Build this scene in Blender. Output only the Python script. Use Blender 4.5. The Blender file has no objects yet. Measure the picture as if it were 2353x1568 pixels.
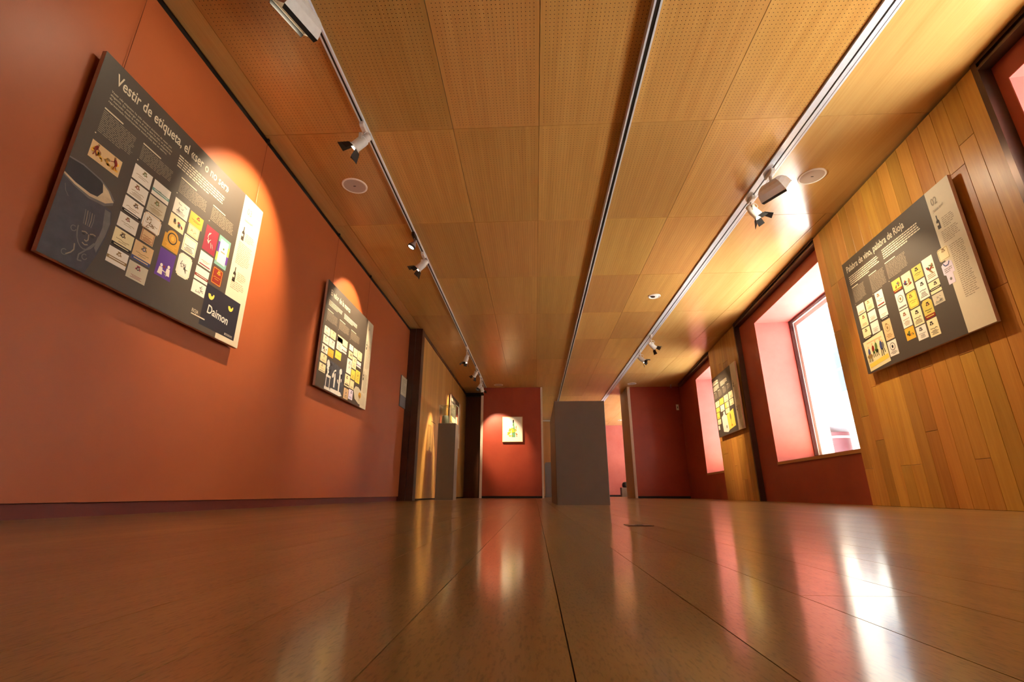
import bpy, math, random
from mathutils import Vector, Matrix, Euler
random.seed(7)
SC = bpy.context.scene
COL = SC.collection

# ------------------------------------------------------------------ camera
YAW, PITCH, ROLL, FPX = -0.047136, 0.316781, 0.000368, 1072.816
cy, sy, cp, sp = math.cos(YAW), math.sin(YAW), math.cos(PITCH), math.sin(PITCH)
fwd = Vector((sy*cp, cy*cp, sp)); rgt = Vector((cy, -sy, 0)); upv = rgt.cross(fwd)
r2 = rgt*math.cos(ROLL) + upv*math.sin(ROLL); u2 = upv*math.cos(ROLL) - rgt*math.sin(ROLL)
cam = bpy.data.cameras.new('camera'); camo = bpy.data.objects.new('camera', cam); COL.objects.link(camo)
cam.sensor_fit = 'HORIZONTAL'; cam.sensor_width = 36.0; cam.lens = FPX/2353*36.0; cam.clip_start = 0.01; cam.clip_end = 300
camo.matrix_world = Matrix(((r2.x, u2.x, -fwd.x, 0), (r2.y, u2.y, -fwd.y, 0), (r2.z, u2.z, -fwd.z, 0.108), (0, 0, 0, 1)))
SC.camera = camo

# ------------------------------------------------------------------ world, sun, exposure
W = bpy.data.worlds.new('world'); SC.world = W; W.use_nodes = True
bg = W.node_tree.nodes['Background']; bg.inputs[0].default_value = (0.62, 0.78, 1.0, 1); bg.inputs[1].default_value = 0.9/32
KL = 1/32                                          # overall light level; the exposure below answers it
WA = 0.084384; RWD = 2.9007                      # heading and distance of the right-hand wall
sun = bpy.data.lights.new('sun', 'SUN'); sun.energy = 92.0*KL; sun.angle = 0.01; sun.color = (0.84, 0.93, 1.0)
suno = bpy.data.objects.new('sun', sun); COL.objects.link(suno)
sd = (Vector((math.cos(WA), -math.sin(WA), 0))*-0.31 + Vector((math.sin(WA), math.cos(WA), 0))*-0.12 + Vector((0, 0, -0.95))).normalized()      # steep, from over the opposite roofs
suno.rotation_euler = sd.to_track_quat('-Z', 'Y').to_euler(); suno.location = (9, 9, 20)
vs = SC.view_settings; vs.view_transform = 'Standard'; vs.look = 'None'; vs.gamma = 1.0; vs.use_curve_mapping = False
vs.exposure = 5.45
SC.display_settings.display_device = 'sRGB'

# ------------------------------------------------------------------ materials
MATS = {}
def lin(r, g, b):
    f = lambda c: (c/255/12.92) if c/255 <= 0.04045 else ((c/255+0.055)/1.055)**2.4
    return (f(r), f(g), f(b), 1)
def nodes(name):
    m = bpy.data.materials.new(name); m.use_nodes = True
    nt = m.node_tree; b = nt.nodes['Principled BSDF']; MATS[name] = m
    return m, nt, b
def flat(name, c, rough=0.5, metal=0.0, var=0.10, scale=40, bump=0.0, spec=0.5, coat=0):
    """plain surface with a faint mottling of its own"""
    if name in MATS: return MATS[name]
    m, nt, b = nodes(name)
    tc = nt.nodes.new('ShaderNodeTexCoord'); no = nt.nodes.new('ShaderNodeTexNoise'); no.inputs['Scale'].default_value = scale
    no.inputs['Detail'].default_value = 4
    mx = nt.nodes.new('ShaderNodeMix'); mx.data_type = 'RGBA'
    mx.inputs[6].default_value = [v*(1-var) for v in c[:3]]+[1]; mx.inputs[7].default_value = [min(1, v*(1+var)) for v in c[:3]]+[1]
    nt.links.new(tc.outputs['Object'], no.inputs['Vector']); nt.links.new(no.outputs['Fac'], mx.inputs[0])
    nt.links.new(mx.outputs[2], b.inputs['Base Color'])
    b.inputs['Roughness'].default_value = rough; b.inputs['Metallic'].default_value = metal; b.inputs['Specular IOR Level'].default_value = spec
    if coat: b.inputs['Coat Weight'].default_value = coat; b.inputs['Coat Roughness'].default_value = 0.1
    if bump:
        bp = nt.nodes.new('ShaderNodeBump'); bp.inputs['Strength'].default_value = bump; bp.inputs['Distance'].default_value = 0.004
        nt.links.new(no.outputs['Fac'], bp.inputs['Height']); nt.links.new(bp.outputs['Normal'], b.inputs['Normal'])
    return m
def emit(name, c, s):
    m, nt, b = nodes(name); b.inputs['Base Color'].default_value = c
    b.inputs['Emission Color'].default_value = c; b.inputs['Emission Strength'].default_value = s*KL
    return m
def wood(name, ca, cb, grain=(60, 3, 60), rough=0.35, tone=0.25, hue=0.02, perf=None, bump=0.02, spec=0.5, cathedral=0.0, coat=0.0, roughvar=0.0, speck=0.0):
    """long-grained timber; each object gets its own tone and grain offset; perf=(w,l,pitch,radius) drills an acoustic grid"""
    m, nt, b = nodes(name); N = nt.nodes; L = nt.links
    tc = N.new('ShaderNodeTexCoord'); oi = N.new('ShaderNodeObjectInfo')
    sc = N.new('ShaderNodeVectorMath'); sc.operation = 'SCALE'; sc.inputs[0].default_value = (37.0, 71.0, 53.0)
    L.new(oi.outputs['Random'], sc.inputs['Scale'])
    ad = N.new('ShaderNodeVectorMath'); L.new(tc.outputs['Object'], ad.inputs[0]); L.new(sc.outputs[0], ad.inputs[1])
    mp = N.new('ShaderNodeMapping'); mp.inputs['Scale'].default_value = grain; L.new(ad.outputs[0], mp.inputs['Vector'])
    n1 = N.new('ShaderNodeTexNoise'); n1.inputs['Scale'].default_value = 1.0; n1.inputs['Detail'].default_value = 6; n1.inputs['Roughness'].default_value = 0.6
    n1.inputs['Distortion'].default_value = 0.6; L.new(mp.outputs[0], n1.inputs['Vector'])
    mp2 = N.new('ShaderNodeMapping'); mp2.inputs['Scale'].default_value = [g*0.12 for g in grain]; L.new(ad.outputs[0], mp2.inputs['Vector'])
    n2 = N.new('ShaderNodeTexNoise'); n2.inputs['Scale'].default_value = 1.0; n2.inputs['Detail'].default_value = 3; L.new(mp2.outputs[0], n2.inputs['Vector'])
    mm = N.new('ShaderNodeMath'); mm.operation = 'MULTIPLY_ADD'; mm.inputs[1].default_value = 0.55; L.new(n1.outputs['Fac'], mm.inputs[0])
    m3 = N.new('ShaderNodeMath'); m3.operation = 'MULTIPLY'; m3.inputs[1].default_value = 0.5; L.new(n2.outputs['Fac'], m3.inputs[0]); L.new(m3.outputs[0], mm.inputs[2])
    rp = N.new('ShaderNodeValToRGB'); rp.color_ramp.elements[0].position = 0.32; rp.color_ramp.elements[1].position = 0.72
    rp.color_ramp.elements[0].color = cb; rp.color_ramp.elements[1].color = ca; L.new(mm.outputs[0], rp.inputs[0])
    hs = N.new('ShaderNodeHueSaturation'); L.new(rp.outputs[0], hs.inputs['Color'])
    mr = N.new('ShaderNodeMapRange'); mr.inputs[3].default_value = 1-tone; mr.inputs[4].default_value = 1+tone; L.new(oi.outputs['Random'], mr.inputs[0]); L.new(mr.outputs[0], hs.inputs['Value'])
    wn = N.new('ShaderNodeTexWhiteNoise'); wn.noise_dimensions = '1D'; L.new(oi.outputs['Random'], wn.inputs['W'])
    mh = N.new('ShaderNodeMapRange'); mh.inputs[3].default_value = 0.5-hue; mh.inputs[4].default_value = 0.5+hue; L.new(wn.outputs['Value'], mh.inputs[0]); L.new(mh.outputs[0], hs.inputs['Hue'])
    outc = hs.outputs[0]
    if perf:
        w, l, p, r = perf
        sx = N.new('ShaderNodeSeparateXYZ'); L.new(tc.outputs['Object'], sx.inputs[0])
        def cell(o, half):
            a = N.new('ShaderNodeMath'); a.operation = 'ADD'; a.inputs[1].default_value = p*200; L.new(o, a.inputs[0])
            f = N.new('ShaderNodeMath'); f.operation = 'WRAP'; f.inputs[1].default_value = -p/2; f.inputs[2].default_value = p/2; L.new(a.outputs[0], f.inputs[0])
            ab = N.new('ShaderNodeMath'); ab.operation = 'ABSOLUTE'; L.new(o, ab.inputs[0])
            lt = N.new('ShaderNodeMath'); lt.operation = 'LESS_THAN'; lt.inputs[1].default_value = half; L.new(ab.outputs[0], lt.inputs[0])
            return f.outputs[0], lt.outputs[0]
        fx, ix = cell(sx.outputs[0], w/2-0.03); fy, iy = cell(sx.outputs[1], l/2-0.03)
        cb_ = N.new('ShaderNodeCombineXYZ'); L.new(fx, cb_.inputs[0]); L.new(fy, cb_.inputs[1])
        le = N.new('ShaderNodeVectorMath'); le.operation = 'LENGTH'; L.new(cb_.outputs[0], le.inputs[0])
        hl = N.new('ShaderNodeMath'); hl.operation = 'LESS_THAN'; hl.inputs[1].default_value = r; L.new(le.outputs['Value'], hl.inputs[0])
        q1 = N.new('ShaderNodeMath'); q1.operation = 'MULTIPLY'; L.new(hl.outputs[0], q1.inputs[0]); L.new(ix, q1.inputs[1])
        q2 = N.new('ShaderNodeMath'); q2.operation = 'MULTIPLY'; L.new(q1.outputs[0], q2.inputs[0]); L.new(iy, q2.inputs[1])
        mx = N.new('ShaderNodeMix'); mx.data_type = 'RGBA'; mx.inputs[7].default_value = (0.02, 0.01, 0.005, 1)
        L.new(q2.outputs[0], mx.inputs[0]); L.new(outc, mx.inputs[6]); outc = mx.outputs[2]
    if speck:                                      # short dark pores
        mp5 = N.new('ShaderNodeMapping'); mp5.inputs['Scale'].default_value = (420, 90, 420); L.new(ad.outputs[0], mp5.inputs['Vector'])
        n5 = N.new('ShaderNodeTexNoise'); n5.inputs['Scale'].default_value = 1; n5.inputs['Detail'].default_value = 2; L.new(mp5.outputs[0], n5.inputs['Vector'])
        r5 = N.new('ShaderNodeMapRange'); r5.inputs[1].default_value = 0.28; r5.inputs[2].default_value = 0.5; r5.inputs[3].default_value = 1-speck; r5.inputs[4].default_value = 1.0; L.new(n5.outputs['Fac'], r5.inputs[0])
        x5 = N.new('ShaderNodeMix'); x5.data_type = 'RGBA'; x5.blend_type = 'MULTIPLY'; x5.inputs[0].default_value = 1.0
        L.new(outc, x5.inputs[6]); L.new(r5.outputs[0], x5.inputs[7]); outc = x5.outputs[2]
    L.new(outc, b.inputs['Base Color'])
    b.inputs['Roughness'].default_value = rough; b.inputs['Specular IOR Level'].default_value = spec
    if coat: b.inputs['Coat Weight'].default_value = coat; b.inputs['Coat Roughness'].default_value = 0.12
    if roughvar:
        n4 = N.new('ShaderNodeTexNoise'); n4.inputs['Scale'].default_value = 9; n4.inputs['Detail'].default_value = 5; L.new(tc.outputs['Object'], n4.inputs['Vector'])
        m4 = N.new('ShaderNodeMapRange'); m4.inputs[1].default_value = 0.3; m4.inputs[2].default_value = 0.7; m4.inputs[3].default_value = rough-roughvar; m4.inputs[4].default_value = rough+roughvar
        L.new(n4.outputs['Fac'], m4.inputs[0]); L.new(m4.outputs[0], b.inputs['Roughness'])
    if bump:
        bp = N.new('ShaderNodeBump'); bp.inputs['Strength'].default_value = bump; bp.inputs['Distance'].default_value = 0.002
        L.new(n1.outputs['Fac'], bp.inputs['Height']); L.new(bp.outputs['Normal'], b.inputs['Normal'])
    return m
def plaster(name, c, c2, rough=0.6):
    m, nt, b = nodes(name); N = nt.nodes; L = nt.links
    tc = N.new('ShaderNodeTexCoord'); n1 = N.new('ShaderNodeTexNoise'); n1.inputs['Scale'].default_value = 1.6; n1.inputs['Detail'].default_value = 8; n1.inputs['Roughness'].default_value = 0.62
    n2 = N.new('ShaderNodeTexNoise'); n2.inputs['Scale'].default_value = 160; n2.inputs['Detail'].default_value = 3
    L.new(tc.outputs['Object'], n1.inputs['Vector']); L.new(tc.outputs['Object'], n2.inputs['Vector'])
    rp = N.new('ShaderNodeValToRGB'); rp.color_ramp.elements[0].position = 0.33; rp.color_ramp.elements[1].position = 0.68
    rp.color_ramp.elements[0].color = c2; rp.color_ramp.elements[1].color = c; L.new(n1.outputs['Fac'], rp.inputs[0]); L.new(rp.outputs[0], b.inputs['Base Color'])
    bp = N.new('ShaderNodeBump'); bp.inputs['Strength'].default_value = 0.12; bp.inputs['Distance'].default_value = 0.003
    L.new(n2.outputs['Fac'], bp.inputs['Height']); L.new(bp.outputs['Normal'], b.inputs['Normal']); b.inputs['Roughness'].default_value = rough
    return m
def pane_glass(name, tint=(1, 1, 1, 1), ior=1.45):
    m = bpy.data.materials.new(name); m.use_nodes = True; nt = m.node_tree; N = nt.nodes; L = nt.links; N.clear()
    o = N.new('ShaderNodeOutputMaterial'); t = N.new('ShaderNodeBsdfTransparent'); t.inputs[0].default_value = tint
    g = N.new('ShaderNodeBsdfGlossy'); g.inputs['Roughness'].default_value = 0.02
    lw = N.new('ShaderNodeLayerWeight'); lw.inputs[0].default_value = 0.5      # Schlick reflectance of a thin pane
    pw = N.new('ShaderNodeMath'); pw.operation = 'POWER'; pw.inputs[1].default_value = 5; L.new(lw.outputs['Facing'], pw.inputs[0])
    f = N.new('ShaderNodeMath'); f.operation = 'MULTIPLY_ADD'; f.inputs[1].default_value = 0.95; f.inputs[2].default_value = 0.04; L.new(pw.outputs[0], f.inputs[0])
    mx = N.new('ShaderNodeMixShader'); L.new(f.outputs[0], mx.inputs[0]); L.new(t.outputs[0], mx.inputs[1]); L.new(g.outputs[0], mx.inputs[2]); L.new(mx.outputs[0], o.inputs[0])
    MATS[name] = m; return m

M_CEIL = wood('ceiling_veneer', lin(206, 160, 92), lin(182, 132, 68), (90, 2.2, 90), rough=0.29, tone=0.10, hue=0.006, perf=(0.711, 1.409, 0.0266, 0.0029), bump=0.0)
M_CEILP = wood('plain_ceiling_veneer', lin(216, 174, 110), lin(198, 152, 90), (60, 1.6, 60), rough=0.19, tone=0.06, hue=0.004, bump=0.0)
M_SLAB = flat('ceiling_slab', lin(150, 105, 60), 0.8)
M_PLANK = wood('wall_plank_timber', lin(206, 152, 70), lin(174, 114, 44), (34, 34, 1.6), rough=0.36, tone=0.2, hue=0.01, bump=0.03)
M_LWOOD = wood('sliding_wall_timber', lin(214, 164, 88), lin(178, 124, 58), (30, 9, 0.6), rough=0.38, tone=0.04, hue=0.004, bump=0.02)
M_FLOOR = wood('floor_timber', lin(160, 128, 80), lin(134, 104, 62), (40, 2.2, 40), rough=0.30, tone=0.06, hue=0.005, bump=0.0, spec=0.5, roughvar=0.01, speck=0.3)
def polish(m, rough, fac):
    """a lacquered share of the surface, smoother than the worn rest"""
    nt = m.node_tree; b = nt.nodes['Principled BSDF']; q = nt.nodes.new('ShaderNodeBsdfPrincipled'); mx = nt.nodes.new('ShaderNodeMixShader'); o = nt.nodes['Material Output']
    nt.links.new(b.inputs['Base Color'].links[0].from_socket, q.inputs['Base Color']); q.inputs['Roughness'].default_value = rough; mx.inputs[0].default_value = fac
    nt.links.new(b.outputs[0], mx.inputs[1]); nt.links.new(q.outputs[0], mx.inputs[2]); nt.links.new(mx.outputs[0], o.inputs[0])
polish(M_FLOOR, 0.125, 0.66)
M_GAP = flat('joint_shadow_line', lin(40, 22, 10), 0.7)
M_DARKW = wood('dark_stained_wood', lin(112, 64, 36), lin(78, 42, 24), (30, 30, 1), rough=0.4, tone=0.05, hue=0.0)
M_PALEW = wood('pale_reveal_wood', lin(190, 140, 85), lin(165, 115, 65), (30, 30, 1.5), rough=0.45, tone=0.05, hue=0.0)
M_RUST = plaster('rust_orange_paint', lin(178, 93, 48), lin(172, 87, 44), 0.45)
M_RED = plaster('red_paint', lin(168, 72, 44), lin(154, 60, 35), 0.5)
M_FARRED = plaster('far_red_paint', lin(168, 70, 44), lin(154, 58, 36), 0.42)
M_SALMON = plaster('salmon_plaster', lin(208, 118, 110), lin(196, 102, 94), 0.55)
M_STEEL = flat('dark_waxed_steel', lin(92, 72, 62), 0.32, 0.75, 0.3, 6)
M_BLACK = flat('black_paint', lin(16, 14, 14), 0.5)
M_BASE = flat('dark_red_base', lin(110, 40, 28), 0.5)
M_WTRIM = flat('pale_trim', lin(214, 196, 180), 0.45)
M_GREY = flat('warm_grey_plinth_paint', lin(112, 98, 86), 0.55, 0, 0.06, 12)
M_GREYL = flat('cool_grey_paint', lin(120, 116, 118), 0.5)
M_ALU = flat('track_aluminium', lin(216, 222, 232), 0.32, 0.1)
M_WHITE = flat('white_lamp_enamel', lin(228, 226, 222), 0.35)
M_SILVER = flat('brushed_silver', lin(180, 180, 190), 0.3, 0.8)
M_REFL = flat('lamp_reflector', lin(235, 230, 215), 0.2, 0.6)
M_LENS = emit('warm_lens', (1.0, 0.78, 0.5, 1), 9.0)
M_FLOODG = emit('flood_glow', (1.0, 0.86, 0.62, 1), 5.0)
M_GRILLE = flat('speaker_grille', lin(186, 170, 160), 0.6, 0, 0.15, 400)
M_DOWN = flat('downlight_white', lin(236, 232, 226), 0.4)
M_GLASS = pane_glass('window_glass', (0.97, 0.985, 0.98, 1)); M_VGLASS = pane_glass('case_glass', (0.93, 0.97, 0.93, 1))
M_SILL = wood('sill_timber', lin(196, 140, 80), lin(165, 108, 55), (20, 2, 20), rough=0.4, tone=0.02, hue=0)
M_FRAME = flat('dark_red_window_frame', lin(84, 34, 30), 0.45)
M_FACADE = plaster('white_facade_render', lin(240, 234, 224), lin(226, 220, 210), 0.85)
M_STREET = flat('pale_street_paving', lin(214, 208, 200), 0.85, 0, 0.08, 3)
M_BLUEG = flat('bluish_window_glass', lin(110, 124, 150), 0.15)
M_MAROON = flat('shaded_maroon_paint', lin(58, 9, 24), 0.45, 0, 0.12, 60)  # darkened: shade put into the colour of the bin, which stands in sun
M_BOARD = flat('charcoal_print', lin(78, 70, 62), 0.5, 0, 0.03, 8)
M_EDGE = flat('board_edge', lin(196, 164, 150), 0.55)
M_PAPER = flat('cream_print', lin(216, 206, 180), 0.5, 0, 0.03)
M_INK = flat('light_ink', lin(222, 210, 184), 0.55, 0, 0.02)
M_INK2 = flat('soft_ink', lin(150, 138, 118), 0.55, 0, 0.02)
M_DINK = flat('dark_ink', lin(58, 48, 40), 0.55, 0, 0.05)
M_TINK = flat('tan_ink', lin(160, 146, 122), 0.55, 0, 0.05)
PAL = dict(W=(240, 232, 218), C=(240, 226, 178), Y=(246, 214, 90), G=(206, 150, 40), P=(92, 52, 150), R=(150, 40, 62), D=(140, 36, 22), K=(34, 30, 32),
           N=(34, 34, 48), L=(226, 214, 234), O=(240, 180, 60), B=(206, 196, 170), T=(120, 170, 160), U=(70, 80, 130), A=(226, 190, 140), E=(150, 120, 70), F=(90, 120, 60), S=(120, 116, 112), M=(176, 160, 120), H=(206, 190, 90))
def pal(k):
    return flat('print_'+k, lin(*PAL[k]), 0.5, 0, 0.04, 60)

# ------------------------------------------------------------------ mesh helpers
class MB:
    def __init__(s): s.v = []; s.f = []; s.m = []
    def add(s, vs_, fs, m=0):
        o = len(s.v); s.v += [tuple(p) for p in vs_]
        for f in fs: s.f.append(tuple(i+o for i in f)); s.m.append(m)
        return s
    def box(s, a, b, m=0):
        x0, y0, z0 = a; x1, y1, z1 = b
        return s.add([(x0,y0,z0),(x1,y0,z0),(x1,y1,z0),(x0,y1,z0),(x0,y0,z1),(x1,y0,z1),(x1,y1,z1),(x0,y1,z1)],
                     [(0,3,2,1),(4,5,6,7),(0,1,5,4),(1,2,6,5),(2,3,7,6),(3,0,4,7)], m)
    def prism(s, pts, axis, a, b, m=0):
        """extrude a 2-D polygon along axis ('x','y','z') from a to b"""
        n = len(pts)
        def p3(p, t): return {'x': (t, p[0], p[1]), 'y': (p[0], t, p[1]), 'z': (p[0], p[1], t)}[axis]
        vv = [p3(p, a) for p in pts]+[p3(p, b) for p in pts]
        fs = [tuple(range(n))[::-1], tuple(range(n, 2*n))]+[(i, (i+1) % n, n+(i+1) % n, n+i) for i in range(n)]
        return s.add(vv, fs, m)
    def lathe(s, prof, n=20, m=0, cap=True, mat=None):
        vv = []; fs = []
        for r, z in prof:
            for k in range(n):
                a = 2*math.pi*k/n; p = Vector((r*math.cos(a), r*math.sin(a), z)); vv.append(mat @ p if mat else p)
        for j in range(len(prof)-1):
            for k in range(n): fs.append((j*n+k, j*n+(k+1) % n, (j+1)*n+(k+1) % n, (j+1)*n+k))
        if cap: fs.append(tuple(range(n))[::-1]); fs.append(tuple(range((len(prof)-1)*n, len(prof)*n)))
        return s.add(vv, fs, m)
    def tube(s, pts, r, n=8, m=0, closed=False):
        pts = [Vector(p) for p in pts]; vv = []; fs = []; N = len(pts)
        for i, p in enumerate(pts):
            if closed: t = pts[(i+1) % N]-pts[i-1]
            else: t = pts[min(i+1, N-1)]-pts[max(i-1, 0)]
            q = t.to_track_quat('Z', 'Y').to_matrix()
            for k in range(n):
                a = 2*math.pi*k/n; vv.append(p+q @ Vector((r*math.cos(a), r*math.sin(a), 0)))
        for i in range(N if closed else N-1):
            j = (i+1) % N
            for k in range(n): fs.append((i*n+k, i*n+(k+1) % n, j*n+(k+1) % n, j*n+k))
        if not closed: fs.append(tuple(range(n))[::-1]); fs.append(tuple(range((N-1)*n, N*n)))
        return s.add(vv, fs, m)
    def build(s, name, mats, parent=None, loc=(0,0,0), rot=None, smooth=False, me=None):
        if not isinstance(mats, (list, tuple)): mats = [mats]
        me = bpy.data.meshes.new(name); me.from_pydata(s.v, [], s.f)
        for m in mats: me.materials.append(m)
        me.polygons.foreach_set('material_index', s.m)
        if smooth:
            me.polygons.foreach_set('use_smooth', [True]*len(me.polygons)); me.set_sharp_from_angle(angle=0.6)
        me.update()
        return link(name, me, parent, loc, rot)
def link(name, me, parent=None, loc=(0,0,0), rot=None):
    o = bpy.data.objects.new(name, me); COL.objects.link(o); o.location = loc
    if rot is not None: o.rotation_euler = rot
    if parent: o.parent = parent
    return o
def tag(o, label=None, cat=None, group=None, kind=None):
    if label: o['label'] = label
    if cat: o['category'] = cat
    if group: o['group'] = group
    if kind: o['kind'] = kind
    return o
def empty(name, loc, rot=None):
    o = link(name, None, None, loc, rot); o.empty_display_size = 0.1
    return o
def struct(o, label=None, cat=None): return tag(o, label, cat, None, 'structure')
RZ = (0, 0, -WA)                                   # local x = away from the room, local y = along the right wall
def rwx(s, off, z): return Vector((math.cos(WA)*(RWD+off)+math.sin(WA)*s, -math.sin(WA)*(RWD+off)+math.cos(WA)*s, z))
def wallX(Y): return (RWD+math.sin(WA)*Y)/math.cos(WA)      # x of the right wall's face plane at depth Y

CH = 3.008                                         # ceiling height
YB, YF, YE = -2.6, 13.12, 21.1                     # back wall, partition line, end wall

# ------------------------------------------------------------------ floor
def plan(z0, z1, off=0.855):
    """the room's plan as a slab, its right edge following the angled window wall"""
    e = lambda Y: wallX(Y)+off/math.cos(WA)
    return MB().prism([(-2.62, YB-0.2), (e(YB-0.2), YB-0.2), (e(YE+0.3), YE+0.3), (-2.62, YE+0.3)], 'z', z0, z1)
fl = struct(plan(-0.12, -0.011).build('floor', M_GAP), 'polished brown timber plank floor', 'floor')
PW = 0.1355; X0 = -0.519-PW*13
plank_mesh = {}
def plank_me(L, key, w, mat, h):
    if key not in plank_mesh:
        g = 0.0005; b = 0.0001; mb = MB(); a = w/2-g; l = L/2-g
        vv = [(-a,-l,-h),(a,-l,-h),(a,l,-h),(-a,l,-h),(-a,-l,-b),(a,-l,-b),(a,l,-b),(-a,l,-b),(-a+b,-l+b,0),(a-b,-l+b,0),(a-b,l-b,0),(-a+b,l-b,0)]
        mb.add(vv, [(0,3,2,1),(0,1,5,4),(1,2,6,5),(2,3,7,6),(3,0,4,7),(4,5,9,8),(5,6,10,9),(6,7,11,10),(7,4,8,11),(8,9,10,11)])
        me = bpy.data.meshes.new('plank'); me.from_pydata(mb.v, [], mb.f); me.materials.append(mat); me.update(); plank_mesh[key] = me
    return plank_mesh[key]
rf = random.Random(3); nfl = 0
ends = {8: 0.906}
for i in range(52):
    xc = X0+PW*(i+0.5)
    if xc > wallX(YF)+0.3 or xc < -2.32: continue
    y = YB+0.02+rf.choice((0.0, 0.6, 1.2, 1.8))*0.6
    yc = YB
    first = True
    while yc < YF+0.1:
        L = 2.4 if not first else rf.choice((0.8, 1.2, 1.6, 2.0, 2.4)); first = False
        L2 = min(L, 13.3-yc)
        if 13.3-yc-L2 < 0.4: L2 = 13.3-yc
        L2 = round(L2, 2)
        x_in = xc < wallX(yc+L2)+0.12
        if x_in and L2 > 0.1:
            o = link('floor_plank', plank_me(L2, ('f', L2), PW, M_FLOOR, 0.011), fl, (xc, yc+L2/2, 0)); nfl += 1
        yc += L2
ff = MB(); xs = X0
while xs < wallX(YE)-0.06:
    ff.box((xs+0.0006, 13.301, -0.011), (xs+PW-0.0006, YE, 0)); xs += PW
tag(ff.build('floor_plank_field', M_FLOOR, fl), kind='stuff')

# ------------------------------------------------------------------ ceiling
ce = struct(plan(CH+0.014, CH+0.30).build('ceiling', M_SLAB), 'perforated timber panel ceiling', 'ceiling')
cols = [-1.355, -0.64, 0.075, 0.79, 1.50, 2.19]
rows = [3.13+1.413*k for k in range(-5, 14)]
rows[0] = YB
def slabmesh(name, w, l, mat):
    g = 0.0022; me = bpy.data.meshes.new(name); mb = MB().box((-w/2+g, -l/2+g, 0), (w/2-g, l/2-g, 0.014))
    me.from_pydata(mb.v, [], mb.f); me.materials.append(mat); me.update(); return me
cache = {}
def panel(x0, x1, y0, y1, mat, name='ceiling_panel'):
    k = (round(x1-x0, 3), round(y1-y0, 3), mat.name)
    if k not in cache: cache[k] = slabmesh(name, x1-x0, y1-y0, mat)
    return link(name, cache[k], ce, ((x0+x1)/2, (y0+y1)/2, CH))
for j in range(len(rows)-1):
    y0, y1 = rows[j], min(rows[j+1], YE)
    if y0 >= YE-0.1: break
    panel(-2.255, -2.07, y0, y1, M_CEILP); panel(-2.07, -1.355, y0, y1, M_CEIL)
    for a, b in zip(cols[:-1], cols[1:]): panel(a, b, y0, y1, M_CEIL)
    xa, xb = wallX(y0)+0.09, wallX(y1)+0.09
    if min(xa, xb) < 3.35:
        MB().prism([(2.194, y0+0.002), (xa, y0+0.002), (xb, y1-0.002), (2.194, y1-0.002)], 'z', CH, CH+0.014).build('ceiling_panel', M_CEILP, ce)
    else:
        panel(2.19, 3.2, y0, y1, M_CEILP)
        MB().prism([(3.204, y0+0.002), (xa, y0+0.002), (xb, y1-0.002), (3.204, y1-0.002)], 'z', CH, CH+0.014).build('ceiling_panel', M_CEILP, ce)

# ------------------------------------------------------------------ left wall
XL = -2.255
wl = struct(MB().box((-2.50, YB, 0.068), (XL, 8.0, 2.962)).build('wall_left', M_RUST), 'long rust orange painted wall', 'wall')
struct(MB().box((-2.50, YB, -0.01), (XL-0.022, 8.0, 0.066)).build('baseboard_left', M_BASE), 'dark red recessed base under the rust orange wall', 'baseboard')
pr = struct(MB().box((-2.50, YB, 2.964), (XL-0.004, 8.0, CH-0.001)).build('trim_1', M_BLACK), 'black picture rail between rust orange wall and ceiling', 'trim')
struct(MB().box((-2.62, YB-0.2, -0.11), (-2.502, YE+0.3, CH+0.013)).build('wall_left_backing', M_BASE), 'outer shell behind the left wall', 'wall')
# steel column
sc_ = struct(MB().box((XL-0.1, 8.002, 0), (-2.142, 8.19, CH-0.012)).box((-2.136, 8.002, 0), (-2.018, 8.19, CH-0.012)).box((-2.15, 8.03, 0), (-2.13, 8.19, CH-0.012)).build('trim_2', M_STEEL), 'dark steel column between rust orange wall and timber wall', 'column')
# timber sliding wall
wt = struct(MB().box((-2.50, 8.19, 0.0), (-2.075, 13.9, CH-0.001)).build('wall_left_timber', M_GAP), 'timber clad wall with two tall leaves', 'wall')
r_ = random.Random(5)
for a, b in ((8.195, 10.535), (10.55, 13.89)):
    y = a; k = 0
    while y < b-0.02:
        y2 = min(y+0.195, b)
        MB().box((-2.075, y+0.0006, 0.03), (-2.04, y2-0.0006, 2.93)).build('timber_strip', M_LWOOD, wt)
        y = y2
MB().box((-2.085, 8.19, 2.935), (-2.035, 13.9, CH-0.002)).build('head_rail', M_STEEL, wt)
for y in (8.9, 9.9, 10.9, 11.6, 12.3, 13.0):
    MB().lathe([(0.012, 0), (0.012, 0.012), (0.006, 0.018)], 10, mat=Matrix.Translation((-2.035, y, 2.97)) @ Matrix.Rotation(math.pi/2, 4, 'Y')).build('bolt', M_SILVER, wt)
h = MB(); Y1, Y2, Z1, Z2 = 9.22, 9.61, 1.02, 1.49
for a, b in (((Y1, Z1), (Y1+0.012, Z2)), ((Y2-0.012, Z1), (Y2, Z2)), ((Y1, Z2-0.012), (Y2, Z2))):
    h.box((-2.041, a[0], a[1]), (-2.0385, b[0], b[1]))
h.build('hatch_outline', M_GAP, wt)

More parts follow.
